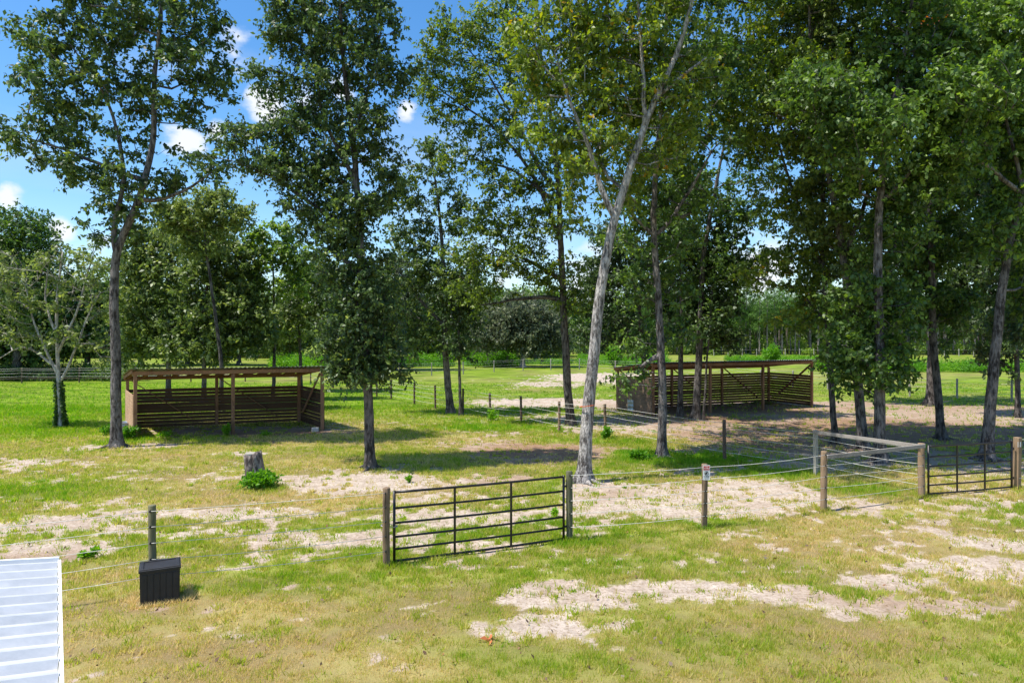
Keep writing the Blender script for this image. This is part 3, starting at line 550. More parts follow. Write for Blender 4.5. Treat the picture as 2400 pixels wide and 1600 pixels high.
make_tree('leaning_tree', 'grey tree leaning right behind the right gate with a bright leafy shoot', 23.7,
    [(2311, 0), (2322, 960), (2335, 800), (2350, 680), (2368, 560), (2400, 440), (2430, 300), (2450, 100)], .24,
    [(2370, 520, 45, 45, -.4), (2340, 580, 40, 30, -.4, .8), (2390, 470, 40, 50), (2400, 330, 60, 70), (2370, 250, 60, 80), (2400, 120, 80, 80), (2350, 60, 80, 80), (2440, 560, 60, 80), (2500, 400, 90, 90), (2480, 250, 90, 90), (2420, -50, 120, 70), (2460, 700, 60, 60), (2300, 200, 110, 90, -2.5), (2250, 350, 90, 70, -1.5)],
    640, 48, .16, LFB if False else LFG, BARK, seed=50, tshift=.1, limbs=[[(2400, 440), (2370, 330), (2340, 180)], [(2368, 560), (2380, 500)]])
make_tree('shade_tree', 'thin dark tree at the right edge, its low shoots in front of the green field', 35.8,
    [(2386, 0), (2384, 900), (2380, 780), (2375, 640), (2370, 500), (2365, 380)], .17,
    [(2370, 820, 45, 40), (2350, 860, 25, 25, 0, .6), (2390, 740, 50, 50), (2340, 680, 60, 60), (2400, 600, 60, 60), (2340, 540, 60, 60), (2370, 440, 70, 60), (2310, 620, 50, 50), (2310, 400, 60, 60), (2300, 760, 40, 30, 0, .6)],
    420, 46, .18, LF, BARKD, seed=53, tshift=-.2)
make_tree('shade_tree', 'tree half out of the picture past the right end of the gate', 30.0,
    [(2470, 0), (2460, 900), (2455, 700), (2440, 400), (2430, 200)], .24,
    [(2420, 760, 60, 50), (2450, 640, 80, 60), (2400, 560, 50, 50), (2450, 420, 90, 90), (2420, 300, 80, 80), (2540, 560, 100, 120), (2550, 300, 100, 120), (2450, 130, 100, 100)],
    520, 44, .18, LF, BARKD, seed=55, tshift=-.12)

r = np.random.default_rng(4); P_ = at(2182, 55, 27.0)-np.array(Tz.location)+r.normal(0, 1, (70, 3))*[.32, .3, .16]
poly_obj('dead_leaves', leaves_at(P_, .16, r), 4, leafmat('leaf_rust', [(0, (.35, .09, .03)), (1, (.6, .2, .06))]), Tz, tint=r.random(70))['label'] = 'cluster of rust red dead leaves'
# trees standing farther back
GB = None
make_tree('field_tree', 'dense olive tree directly behind the left half of the left shelter', 45.5,
    [(395, 0), (395, 840), (392, 740), (390, 620), (388, 520)], .22, [(370, 800, 90, 45), (330, 740, 80, 60), (420, 740, 70, 60), (370, 660, 90, 60), (330, 620, 60, 60), (400, 590, 80, 50), (350, 560, 50, 40), (320, 820, 40, 40)], 420, 44, .24, LFO, BARK, seed=60, spread=.45, tshift=.18)
make_tree('field_tree', 'bigger round crowned tree behind the middle of the left shelter', 44.0,
    [(478, 0), (478, 840), (480, 740), (490, 620), (500, 520)], .2, [(480, 800, 80, 50), (540, 790, 60, 50), (500, 720, 90, 60), (560, 700, 60, 60), (470, 640, 80, 60), (540, 620, 70, 50), (500, 560, 80, 50), (590, 800, 50, 40), (600, 740, 40, 50), (430, 810, 50, 40)], 480, 44, .24, LFO, BARK, seed=61, spread=.45, tshift=.1)
make_tree('field_tree', 'yellow green tree rising behind the left shelter roof between two dark ones', 38.5,
    [(520, 0), (520, 840), (500, 700), (480, 560), (490, 480)], .16, [(470, 500, 80, 40), (540, 520, 50, 30), (430, 530, 60, 40), (500, 460, 60, 25), (560, 490, 35, 20), (400, 490, 40, 30), (480, 570, 70, 30)], 240, 44, .17, LFO, BARKD, seed=62, tshift=.3)
make_tree('field_tree', 'thin straight tree with light airy top behind the right half of the left shelter', 45.0,
    [(640, 0), (641, 840), (640, 720), (638, 640), (635, 570)], .16, [(630, 570, 60, 35), (660, 610, 60, 35), (600, 600, 40, 45), (690, 660, 45, 50), (610, 660, 35, 30), (650, 540, 50, 22), (710, 600, 40, 40)], 190, 44, .2, LFG, BARKD, seed=63, tshift=.2)
make_tree('field_tree', 'dark bushy tree filling the gap between the left shelter and the narrow tree', 52.0,
    [(705, 0), (705, 840), (700, 740), (705, 660)], .16, [(690, 760, 60, 45), (740, 720, 60, 50), (700, 690, 60, 50), (760, 660, 50, 50), (650, 740, 40, 40), (740, 640, 50, 40)], 240, 44, .25, LFO, BARKD, seed=64, spread=.5, tshift=.15)
make_tree('far_tree', 'many stemmed low tree on the far meadow seen left of the narrow dark tree', 92.0,
    [(790, 0), (792, 810), (795, 780), (800, 750)], .25, [(780, 770, 40, 22), (820, 755, 45, 28), (760, 760, 40, 25), (800, 720, 60, 30), (850, 740, 45, 35)], 240, 40, .4, LFX, BARKD, seed=65, spread=.8, limbs=[[(790, 815), (775, 790), (765, 765)], [(791, 815), (812, 785), (830, 760)]], tshift=-.1)
make_tree('far_tree', 'pale grey green tree on the meadow right behind the narrow dark tree', 84.0,
    [(925, 0), (925, 800), (925, 740)], .3, [(920, 760, 60, 45), (900, 700, 60, 50), (950, 690, 60, 50), (930, 640, 50, 40), (970, 760, 40, 40)], 300, 42, .38, LFX, BARK, seed=66, spread=.8)
make_tree('far_tree', 'broad grey green drooping tree beyond the centre of the far wire fence', 93.0,
    [(1225, 0), (1225, 820), (1222, 780), (1225, 740)], .35, [(1225, 790, 90, 38), (1190, 760, 70, 45), (1260, 765, 65, 45), (1225, 730, 80, 40), (1150, 790, 50, 30), (1290, 800, 40, 28)], 460, 44, .42, LFX, BARKDEAD, seed=67, spread=.9, zmin=.6, limbs=[[(1225, 830), (1190, 790), (1160, 770)], [(1226, 830), (1250, 790), (1275, 770)]])
make_tree('far_tree', 'dark tall tree in the far line left of the broad grey green one', 104.0,
    [(1120, 0), (1120, 800), (1120, 700)], .35, [(1120, 770, 70, 50), (1080, 740, 60, 60), (1150, 710, 60, 40), (1100, 700, 50, 40)], 330, 42, .48, LFG, BARKD, seed=68, spread=1.0)
make_tree('far_tree', 'green topped tree in the far line above the broad grey green one', 118.0,
    [(1255, 0), (1255, 800), (1255, 700)], .35, [(1250, 720, 80, 40), (1310, 750, 60, 50), (1200, 710, 50, 30), (1290, 700, 40, 30), (1350, 760, 40, 50)], 330, 42, .5, LFG, BARKD, seed=69, spread=1.0, tshift=.1)
make_tree('far_tree', 'dark rounded crown rising at the far left edge of the picture', 66.0,
    [(40, 0), (40, 800), (40, 650), (45, 560)], .45, [(30, 560, 90, 70), (60, 530, 60, 45), (-40, 600, 90, 90), (60, 650, 90, 70), (0, 740, 100, 80), (100, 610, 40, 50), (90, 730, 80, 60)], 560, 46, .32, LFG, BARKD, seed=70, spread=.65, tshift=-.12)
make_tree('far_tree', 'dark green bushy tree at the field edge behind the ivy covered one', 70.0,
    [(205, 0), (205, 800), (205, 700)], .35, [(200, 790, 90, 55), (160, 720, 70, 50), (250, 730, 70, 60), (220, 670, 60, 40), (290, 800, 50, 40)], 380, 44, .36, LFG, BARKD, seed=71, spread=.7, tshift=-.15, zmin=.5)
make_tree('far_tree', 'dark tree behind the field fence showing low left of the left shelter roof', 68.0,
    [(-60, 0), (-60, 800), (-60, 700)], .35, [(-60, 800, 120, 60), (60, 810, 90, 45), (-60, 700, 120, 80)], 380, 44, .38, LFG, BARKD, seed=72, spread=.7, tshift=-.2, zmin=.5)
k = 0
for (px, top, dist, lb) in [(330, 640, 96, 'tree line crown above the left shelter, left of its middle'), (440, 660, 100, 'tree line crown showing between the two trunks behind the left shelter'),
                            (560, 650, 98, 'tree line crown behind the thin airy tree'), (680, 690, 120, 'low dark crown of the tree line behind the right end of the left shelter'),
                            (860, 680, 125, 'tree line crown hidden behind the narrow dark tree'), (1000, 670, 122, 'tree line crown behind the grey green tree on the diagonal fence')]:
    k += 1; h = (825-top)
    make_tree('far_tree', lb, dist, [(px, 0), (px, 790), (px+5, top+h*.4)], .35, [(px, top+h*.3, 60, h*.32), (px-30, top+h*.6, 55, h*.3), (px+35, top+h*.55, 55, h*.3), (px, top+h*.8, 60, h*.2)], 230, 42, .5, (LFG, LFO, LF)[k % 3], BARKD, seed=80+k, spread=1.0, zmin=.6)

# ------------------------------------------------------------------ pines of the far wood
def pine(h, seed):
    r = np.random.default_rng(seed); E = empty('pine_tree', (0, 0, 0)); mb = MB()
    pts = np.c_[np.cumsum(r.normal(0, .05, 12)), np.cumsum(r.normal(0, .05, 12)), np.linspace(-.1, h, 12)]
    mb.tube(pts, np.linspace(.2, .03, 12), 7); LV = []
    for i in range(34):
        z = h*(.42+.57*(i/34)); a = r.uniform(0, 6.28); ln = (1.9*(1-(z/h-.42)/.62)+.5)*r.uniform(.6, 1.15)
        p0 = np.array([np.interp(z, pts[:, 2], pts[:, 0]), np.interp(z, pts[:, 2], pts[:, 1]), z]); p1 = p0+np.array([math.cos(a)*ln, math.sin(a)*ln, ln*.22])
        mb.tube([p0, (p0+p1)/2-[0, 0, .08*ln], p1], [.035, .022, .01], 3, caps=False)
        m = int(46*ln); t = r.uniform(.3, 1.05, m)[:, None]; LV.append(p0+(p1-p0)*t+r.normal(0, .24, (m, 3)))
    for i in range(5):
        z = h*r.uniform(.15, .4); a = r.uniform(0, 6.28); ln = r.uniform(.5, 1.3); p0 = np.array([np.interp(z, pts[:, 2], pts[:, 0]), np.interp(z, pts[:, 2], pts[:, 1]), z])
        mb.tube([p0, p0+[math.cos(a)*ln, math.sin(a)*ln, .1]], [.02, .008], 3, caps=False)
    mb_fast(mb, 'trunk', BARKP, E); P_ = np.vstack(LV)
    poly_obj('crown', leaves_at(P_, .38, r, aspect=.28, droop=-.1), 4, LFP, E, tint=np.clip(.45+.25*(P_[:, 2]/h-.7)+r.normal(0, .2, len(P_)), 0, 1))
    return E
def copy_tree(o):
    c = o.copy(); C.objects.link(c)
    for ch in o.children: k = ch.copy(); C.objects.link(k); k.parent = c; k.matrix_parent_inverse = ch.matrix_parent_inverse.copy()
    return c
protos = [pine(15.5, 1), pine(14.2, 2), pine(16.6, 3), pine(13.0, 4)]
first = [True]*4; bpy.context.view_layer.update()
spots = []
rp = np.random.default_rng(5)
for row in range(4):
    for px in np.arange(1480, 2480, 21 if row < 2 else 26):
        spots.append((px+rp.uniform(-8, 8), 152+row*4.5+rp.uniform(-1.5, 1.5)))
for px in np.arange(1320, 1480, 22): spots.append((px+rp.uniform(-8, 8), 158+rp.uniform(-3, 6)))
for px, Y in spots:
    k = int(rp.integers(0, 4)); o = protos[k] if first[k] else copy_tree(protos[k]); first[k] = False
    o.location = ((px-1200)/F*Y, Y, 0); o.rotation_euler = (0, 0, rp.uniform(0, 6.28)); sc = rp.uniform(.88, 1.1); o.scale = (sc, sc, sc)
    tag(o, 'bare stemmed pine with a high green top in the far wood', 'pine tree', 'pines of the far wood')
# understory of the far wood
def scatter_leaves(name, label, cat, fn, size, mat, seed, kind='stuff', aspect=.5, droop=-.2, tsh=0):
    r = np.random.default_rng(seed); P_, tt = fn(r); o = poly_obj(name, leaves_at(P_, size, r, aspect=aspect, droop=droop, flat=.8), 4, mat, tint=np.clip(tt+tsh+r.normal(0, .14, len(P_)), 0, 1))
    return tag(o, label, cat, kind=kind)
def understory(r):
    Ps = []; T = []
    for i in range(230):
        px = r.uniform(1300, 2500); Y = r.uniform(149, 170); c = np.array([(px-1200)/F*Y, Y, 0]); h = r.uniform(1.2, 4.5); w = r.uniform(.8, 1.8); m = 240
        d = r.normal(size=(m, 3)); d /= np.linalg.norm(d, axis=1)[:, None]; d *= (r.random(m)**.4)[:, None]
        Ps.append(c+np.c_[d[:, 0]*w, d[:, 1]*w, (d[:, 2]*.5+.5)*h]); T.append(np.full(m, r.uniform(.4, .95)))
    return np.vstack(Ps), np.concatenate(T)
scatter_leaves('undergrowth', 'green undergrowth between the pines of the far wood', 'undergrowth', understory, .45, LFG, 3)
# far line of woods on the left and beyond
def backwood(r):
    Ps = []; T = []
    for i in range(620):
        px = r.uniform(-300, 1330); Y = r.uniform(128, 150)
        if 715 < px < 780: continue
        c = np.array([(px-1200)/F*Y, Y, 0]); h = r.uniform(4.5, 11.5)*(1.35 if px < 640 else 1.1); w = r.uniform(1.8, 3.4); m = 260
        d = r.normal(size=(m, 3)); d /= np.linalg.norm(d, axis=1)[:, None]; d *= (r.random(m)**.35)[:, None]
        Ps.append(c+np.c_[d[:, 0]*w, d[:, 1]*w, h*.5+d[:, 2]*h*.5]); T.append(np.full(m, r.uniform(.25, .85)))
    return np.vstack(Ps), np.concatenate(T)
scatter_leaves('woodland', 'far mixed woodland closing the meadow on the left and centre', 'woodland', backwood, .75, LFG, 4)
def backwood2(r):
    Ps = []; T = []
    for i in range(430):
        px = r.uniform(1320, 2700); Y = r.uniform(176, 196); c = np.array([(px-1200)/F*Y, Y, 0]); h = r.uniform(10, 16.5); w = r.uniform(2, 3.6); m = 260
        d = r.normal(size=(m, 3)); d /= np.linalg.norm(d, axis=1)[:, None]; d *= (r.random(m)**.35)[:, None]
        Ps.append(c+np.c_[d[:, 0]*w, d[:, 1]*w, h*.5+d[:, 2]*h*.5]); T.append(np.full(m, r.uniform(.0, .4)))
    return np.vstack(Ps), np.concatenate(T)
scatter_leaves('woodland', 'dark deep wood standing behind the rows of pines', 'woodland', backwood2, .8, LFG, 6)

# bright weeds beyond the fences
def weeds(lst, per):
    def fn(r):
        Ps = []; T = []
        for (x0, x1, yb, hgt, dY, n) in lst:
            for i in range(n):
                px = r.uniform(x0, x1); Y = H*F/(yb-HZ)+r.uniform(0, dY); c = np.array([(px-1200)/F*Y, Y, 0]); h = hgt*r.uniform(.6, 1.25); w = r.uniform(.7, 1.5)
                d = r.normal(size=(per, 3)); d /= np.linalg.norm(d, axis=1)[:, None]; d *= (r.random(per)**.4)[:, None]
                Ps.append(c+np.c_[d[:, 0]*w, d[:, 1]*w, np.abs(d[:, 2])*h]); T.append(np.full(per, r.uniform(.25, .75)))
        return np.vstack(Ps), np.concatenate(T)
    return fn
scatter_leaves('weeds', 'bright green tall weeds beyond the far wire fence in the centre', 'weeds', weeds([(640, 960, 862, 1.7, 14, 170), (930, 1060, 860, 1.8, 8, 50), (1090, 1210, 858, 2.1, 6, 70), (1360, 1560, 856, 1.5, 14, 110), (1210, 1340, 854, .7, 6, 40)], 230), .22, LFB, 7)
scatter_leaves('weeds', 'bright green weeds strip behind the right paddock field', 'weeds', weeds([(2050, 2460, 872, 1.3, 7, 170), (1940, 2060, 866, 1.0, 8, 40), (1700, 1960, 848, .8, 18, 90)], 230), .2, LFB, 8)
scatter_leaves('hedge_growth', 'dark overgrown brush behind the left field fence', 'brush', weeds([(-80, 330, 893, 1.6, 6, 150)], 260), .2, LFG, 9, tsh=-.15)

def bush(px, py, w, h, label, mat=LFB, n=1500, leaf=.13, seed=1, name='bush', Y=None, tsh=0.):
    r = np.random.default_rng(seed); c = gnd(px, py); E = empty(name, c, label=label, cat='bush' if name != 'weed_clump' else 'weeds'); mb = MB(); Ps = []
    for i in range(max(5, n//90)):
        a = r.uniform(0, 6.28); q = r.random()**.6; e = np.array([math.cos(a)*w/2*q, math.sin(a)*w/2*q, h*(1-.45*q*q)*r.uniform(.7, 1.05)])
        mb.tube([[0, 0, -.03], e*.5+[0, 0, h*.08], e], [.012, .008, .004], 3, caps=False); m = 90
        t = r.uniform(.25, 1.05, m)[:, None]; Ps.append(e*t+r.normal(0, .10*max(w, h)*.6, (m, 3))*[1, 1, .8])
    P_ = np.vstack(Ps); P_[:, 2] = np.abs(P_[:, 2])
    mb_fast(mb, 'stem', LFB if name == 'weed_clump' else BARKD, E); poly_obj('foliage', leaves_at(P_, leaf, r, aspect=.45, droop=-.25), 4, mat, E, tint=np.clip(r.normal(.5+tsh, .2, len(P_)), 0, 1))
    return E
bush(1808, 852, 3.1, 2.9, 'round bright green young tree rising above the right shelter roof', seed=2, n=3000, leaf=.3, name='sapling')
bush(1882, 853, 1.3, 1.3, 'small bright green sapling above the right end of the right shelter', seed=3, n=700, leaf=.22, name='sapling')
bush(1440, 862, 2.6, 2.8, 'bright green sapling between the pale leaning trunk and the right shelter', seed=4, n=2600, leaf=.26, name='sapling')
bush(1935, 870, 4.2, 1.7, 'low yellow green bush just right of the right shelter roof', seed=5, n=2400, leaf=.25)
bush(612, 1142, 1.05, .42, 'lush green weeds spilling round the foot of the cut stump', seed=6, n=2600, leaf=.13, name='weed_clump')
bush(598, 1120, .75, .4, 'darker weed shoots climbing the cut stump', LFG, seed=16, n=700, leaf=.13, name='weed_clump', tsh=.2)
bush(533, 1020, .4, .48, 'leafy weed against the middle front post of the left shelter', LFB, seed=7, n=320, leaf=.12, name='weed_clump', tsh=.3)
bush(390, 1025, .7, .22, 'low weeds just inside the left bay of the left shelter', LFB, seed=9, n=360, leaf=.1, name='weed_clump', tsh=.3)
bush(618, 1022, .6, .16, 'flat weeds in front of the right bay of the left shelter', LFB, seed=10, n=300, leaf=.09, name='weed_clump', tsh=.3)
bush(305, 1030, .9, .55, 'grassy weeds between the forked tree and the left shelter corner', seed=11, n=900, leaf=.13, name='weed_clump')
bush(262, 1018, .9, .42, 'green weeds left of the forked tree by the metal tub', seed=12, n=900, leaf=.12, name='weed_clump', tsh=-.2)
bush(1418, 1028, .7, .5, 'weedy tuft at the foot of the fence post right of the pale leaning trunk', seed=13, n=700, leaf=.12, name='weed_clump', tsh=-.1)
bush(1150, 985, .9, .6, 'spindly green weeds at a post of the diagonal fence', LFB, seed=14, n=260, leaf=.12, name='weed_clump', tsh=.3)
bush(212, 1308, .34, .2, 'small broad leaved weed on the bare sand near the white roof', LFB, seed=15, n=160, leaf=.09, name='weed_clump', tsh=.3)
bush(1298, 1210, .22, .2, 'small weed seen through the right part of the near gate', LFB, seed=17, n=120, leaf=.07, name='weed_clump', tsh=.4)
bush(1500, 1078, .9, .3, 'lush weeds left of the straight tree behind the near fence', seed=18, n=900, leaf=.12, name='weed_clump', tsh=-.2)
bush(960, 1130, .25, .22, 'thin weed sprig in the shade right of the narrow tree', LFB, seed=19, n=90, leaf=.06, name='weed_clump', tsh=.3)

# ------------------------------------------------------------------ fences
def postmesh(h, rad, seed, square=False):
    r = np.random.default_rng(seed); mb = MB()
    if square: mb.box((0, 0, h/2-.1), (rad*2, rad*2, h+.2)); return mb
    m = 9; z = np.linspace(-.2, h, m); x = np.cumsum(r.normal(0, .003, m)); y = np.cumsum(r.normal(0, .003, m)); ph = r.uniform(0, 6.28)
    rr = rad*(1+r.normal(0, .025, m)); rr = np.r_[rr, rad*.93]; pts = np.c_[np.r_[x, x[-1]], np.r_[y, y[-1]], np.r_[z, h+.008]]
    mb.tube(pts, rr, 12, lobes=lambda i, a: 1+.035*np.cos(3*a+ph)[None, :]*np.ones((len(i), 1))); return mb
def fence(label, posts, wires, group=None, seed=0, wr=.005, wmat=None, segs=None, rails=None, cat='fence', name='wire_fence'):
    """posts: list of (x,y,height,radius,material,square,label)"""
    P0 = np.array([posts[0][0], posts[0][1], 0.]); E = empty(name, P0, label=label, cat=cat, group=group)
    for i, p in enumerate(posts):
        o = postmesh(p[2], p[3], seed*50+i, p[5]).build('post', p[4], E, smooth=not p[5], bevel=.006 if p[5] else 0)
        o.location = (p[0]-P0[0], p[1]-P0[1], 0); o.rotation_euler = (random.uniform(-.018, .018), random.uniform(-.018, .018), random.uniform(0, 3) if not p[5] else math.atan2(1.6, 3.56))
        if len(p) > 6 and p[6]: o['label'] = p[6]
        if p[2] > 1.2 and wires and not p[5] and p[1] < 60:
            mb = MB()
            for w in wires: mb.box((0, -p[3]-.012, w), (.025, .03, .04))
            q = mb.build('insulators', BLACK, o, bevel=.004); q.rotation_euler = (0, 0, -o.rotation_euler.z)
    segs = segs if segs is not None else [(i, i+1) for i in range(len(posts)-1)]
    if wires:
        for w in wires:
            mb = MB()
            for a, b in segs:
                A = np.array([posts[a][0]-P0[0], posts[a][1]-P0[1]-posts[a][3]-.014, w]); B = np.array([posts[b][0]-P0[0], posts[b][1]-P0[1]-posts[b][3]-.014, w])
                t = np.linspace(0, 1, 7)[:, None]; sag = random.uniform(.01, .045)
                mb.tube(A+(B-A)*t-np.array([0, 0, 1.])*sag*4*t*(1-t), wr, 4)
            mb.build('wire', wmat or WIRE, E, smooth=True)
    return E
def gp(px, py, h=1.42, rad=.065, mat=None, sq=False, lb=None): c = gnd(px, py); return (c[0], c[1], h, rad, mat or POST, sq, lb)
W5 = [.3, .58, .85, 1.12, 1.38]
u = np.array([3.56, 1.6]); u /= np.linalg.norm(u)
pL = gnd(360, 1395); pL0 = pL[:2]-u*3.9
fence('near wire fence left of the gate, with a round post behind the black box', [(pL0[0]-u[0]*3.9, pL0[1]-u[1]*3.9, 1.45, .065, POSTG, False), (pL0[0], pL0[1], 1.45, .065, POSTG, False), (-6.0, 11.42, 1.46, .062, POSTG, False, 'green tinged round post'), gp(906, 1326, 1.46, .068, POST, False, 'split weathered gate post')],
      W5, seed=1, wr=.0045)
fence('near wire fence between the two gates, carrying a warning sign', [gp(1335, 1266, 1.45, .068, POSTG, False, 'green tinged gate post'), gp(1651, 1238, 1.43, .065), gp(1931, 1196, 1.45, .078, POST, False, 'thick knotty post'), gp(2160, 1164, 1.42, .085, POST, False, 'gate post where the board rails meet')],
      W5, seed=2, wr=.0052)
pf = gnd(2383, 1144); fence('near wire fence running out of the picture right of the right gate', [(pf[0], pf[1], 1.44, .075, POST, True, 'squared gate post with a small white plate'), (pf[0]+u[0]*3.8, pf[1]+u[1]*3.8, 1.44, .065, POST, False), (pf[0]+u[0]*7.6, pf[1]+u[1]*7.6, 1.44, .065, POST, False)], W5, seed=3, wr=.006)
# board braced corner
pe, pb, pd_ = gnd(2160, 1164), gnd(1912, 1112), gnd(1931, 1196)
E = empty('board_brace', pe, label='grey weathered board rails meeting in a V at the left post of the right gate', cat='fence rail')
for a, b, nm_ in ((pb, pe, 0), (pd_, pe, 0)):
    d = (b-a)[:2]; d /= np.linalg.norm(d); nrm = np.array([d[1], -d[0]])*.1
    mb = MB(); mb.beam([a[0]-pe[0]+nrm[0], a[1]-pe[1]+nrm[1], 1.33], [b[0]-pe[0]+nrm[0], b[1]-pe[1]+nrm[1], 1.36+(.012 if a is pd_ else 0)], .035, .1); mb.build('board', RAIL, E, bevel=.004)
pts = [gp(1912, 1112, 1.38, .055, POSTW, True, 'grey squared post under the board end'), gp(1698, 1080, 1.40, .06, POSTD), gp(1419, 1022, 1.37, .062), gp(1310, 1012, 1.36, .06), gp(1222, 991, 1.32, .06, POSTD), gp(1148, 983, 1.36, .06, POSTD),
       gp(1086, 968, 1.36, .055, POSTD), gp(1021, 958, 1.38, .06, POSTD), gp(971, 948, 1.38, .06, POSTD), gp(917, 937, 1.36, .06, POSTD), gp(883, 929, 1.36, .055, POSTD), gp(853, 922, 1.36, .055, POSTD), gp(822, 915, 1.36, .055, POSTD), gp(781, 909, 1.4, .06, POSTD), gp(728, 896, 1.4, .06, POSTD)]
pts = [(pe[0], pe[1], .2, .02, POSTD, True)]+pts
fence('long diagonal wire fence of dark posts running from the board corner back to the left', pts, [.32, .6, .88, 1.14, 1.3], seed=4, wr=.006)
def pxline(a, b, step=4.0):
    A, B = gnd(*a), gnd(*b); n = max(1, round(np.linalg.norm(B-A)/step)); return [A+(B-A)*i/n for i in range(n+1)]
pts = [(p[0], p[1], 1.38, .065, POSTD, False) for p in pxline((-140, 900), (51, 898), 4.2)[:-1]]+[(p[0], p[1], 1.38, .065, POSTD, False) for p in pxline((51, 898), (700, 893), 4.4)]
E = fence('left field fence with pale lines and a dark bottom board in front of the brush', pts, [.62, .9, 1.16, 1.34], seed=5, wr=.008)
mb = MB(); P0 = np.array(pts[0][:2]); 
for a, b in zip(pts[:-1], pts[1:]): mb.beam([a[0]-P0[0], a[1]-P0[1]+.09, .42], [b[0]-P0[0], b[1]-P0[1]+.09, .42], .03, .08)
mb.build('bottom_board', POSTD, E)
pts = [gp(p, q, 1.38, .065, POSTW) for p, q in ((770, 885), (850, 883), (936, 881), (1012, 880), (1086, 877), (1158, 872), (1226, 868), (1291, 867), (1358, 866), (1442, 873), (1520, 876), (1600, 880), (1690, 890), (1783, 905), (1858, 907), (1940, 912), (2040, 921), (2132, 929), (2243, 935), (2371, 941), (2470, 948))]
fence('back wire fence of the paddock, grey posts curving from the centre meadow to the right', pts, [.5, .8, 1.1, 1.32], seed=6, wr=.006)
pts = [(p[0], p[1], 1.5, .09, POSTW, False) for p in pxline((1640, 833.5), (2420, 834.5), 3.0)]
fence('farthest fence of tiny pale posts along the foot of the pine wood', pts, [1.3], seed=7, wr=.006)

# ------------------------------------------------------------------ tube gates
def gate(a, b, heights, label, v=(1/3, 2/3), latch=True, rt=.022):
    a, b = np.array(a), np.array(b); L_ = np.linalg.norm(b-a); E = empty('tube_gate', (a[0], a[1], 0), math.atan2(b[1]-a[1], b[0]-a[0]), label=label, cat='gate')
    for i, h in enumerate(heights):
        mb = MB(); t = np.linspace(0, 1, 9)[:, None]; mb.tube(np.array([0, 0, h])+(np.array([L_, 0, 0]))*t+np.c_[np.zeros(9), np.zeros(9), -.012*np.sin(math.pi*t[:, 0])], rt if 0 < i < len(heights)-1 else rt*1.12, 8); mb.build('rail', GATE, E, smooth=True)
    for x in (0, L_):
        mb = MB(); mb.tube([[x, 0, heights[-1]-.03], [x, 0, .6], [x, 0, heights[0]+.03]], rt*1.25, 8); mb.build('stile', GATE, E, smooth=True)
    for q in v:
        mb = MB(); mb.box((L_*q, -.004, (heights[0]+heights[-1])/2), (.042, .036, heights[0]-heights[-1]+.02)); mb.build('brace', GATE, E, bevel=.006)
    for z in (heights[0]-.2, heights[-1]+.25):
        mb = MB(); mb.box((L_+.03, 0, z), (.09, .05, .035)); mb.tube([[L_+.07, 0, z-.05], [L_+.07, 0, z+.03]], .011, 6); mb.build('hinge', GATE, E, bevel=.004)
    if latch:
        mb = MB(); zc = heights[0]-.62
        for k in range(22):
            an = k/22*6.283; c = np.array([-.095+math.cos(an)*.15, math.sin(an)*.1, zc-.02*math.cos(an)]); s2 = np.linspace(0, 6.283, 7)[:-1]
            tdir = np.array([-math.sin(an)*.15, math.cos(an)*.1, 0]); tdir /= np.linalg.norm(tdir); sw = np.array([0, 0, 1.]) if k % 2 else np.cross(tdir, [0, 0, 1.])
            ring = [c+tdir*.026*math.cos(w)+sw*.013*math.sin(w) for w in s2]; mb.tube(ring+[ring[0]], .0045, 4, caps=False)
        mb.build('chain', CHAIN, E, smooth=True)
    return E
g0, g1 = gnd(924, 1321)[:2], gnd(1321, 1268)[:2]
gate(g0, g1, [1.35, 1.05, .77, .51, .28, .055], 'large dark tube gate chained to the left post, nearest the camera')
g2, g3 = gnd(2176, 1163)[:2], gnd(2371, 1146)[:2]
gate(g2, g3, [1.34, 1.06, .8, .54, .3, .07], 'dark tube gate at the right edge of the picture, farther off', latch=False)

# ------------------------------------------------------------------ signs and small things
def text_mesh(txt, size, mat, parent, loc, name='lettering', bold=False):
    cu = bpy.data.curves.new(name, 'FONT'); cu.body = txt; cu.size = size; cu.align_x = 'CENTER'; cu.align_y = 'CENTER'; cu.extrude = .0006; cu.offset = size*.02
    tmp = bpy.data.objects.new('t', cu); C.objects.link(tmp); dg = bpy.context.evaluated_depsgraph_get(); m = bpy.data.meshes.new_from_object(tmp.evaluated_get(dg)); bpy.data.objects.remove(tmp)
    m.materials.clear(); m.materials.append(mat); o = bpy.data.objects.new(name, m); C.objects.link(o); o.parent = parent; o.location = loc; o.rotation_euler = (R(90), 0, 0); return o
sp = gnd(1651, 1238); sx = (1655.7-1200)/F*(sp[1]-.09)
E = empty('warning_sign', (sx, sp[1]-.095, 1.1), R(3), label='small white sign with red heading and black animal mark on a fence post', cat='sign')
mb = MB(); mb.box((0, .002, .165), (.158, .003, .33)); mb.build('sign_plate', WHITE, E)
mb = MB(); mb.box((0, -.0015, .272), (.136, .002, .078)); mb.build('red_banner', RED, E)
text_mesh('DO NOT', .041, WHITE, E, (0, -.0032, .262)); text_mesh('PLEASE', .018, WHITE, E, (0, -.0032, .296)); text_mesh('FEED HORSES', .0215, RED, E, (0, -.0012, .217))
mb = MB()
t = np.linspace(0, 6.283, 25); mb.tube(np.c_[np.cos(t)*.046, np.full(25, -.003), .15+np.sin(t)*.046], .0035, 4, caps=False)
hp = [(-.03, -.02), (-.03, .0), (-.018, .018), (.0, .028), (.012, .036), (.016, .03), (.034, .012), (.03, .004), (.014, .01), (.012, -.006), (.022, -.026), (.004, -.03), (-.004, -.012), (-.016, -.034)]
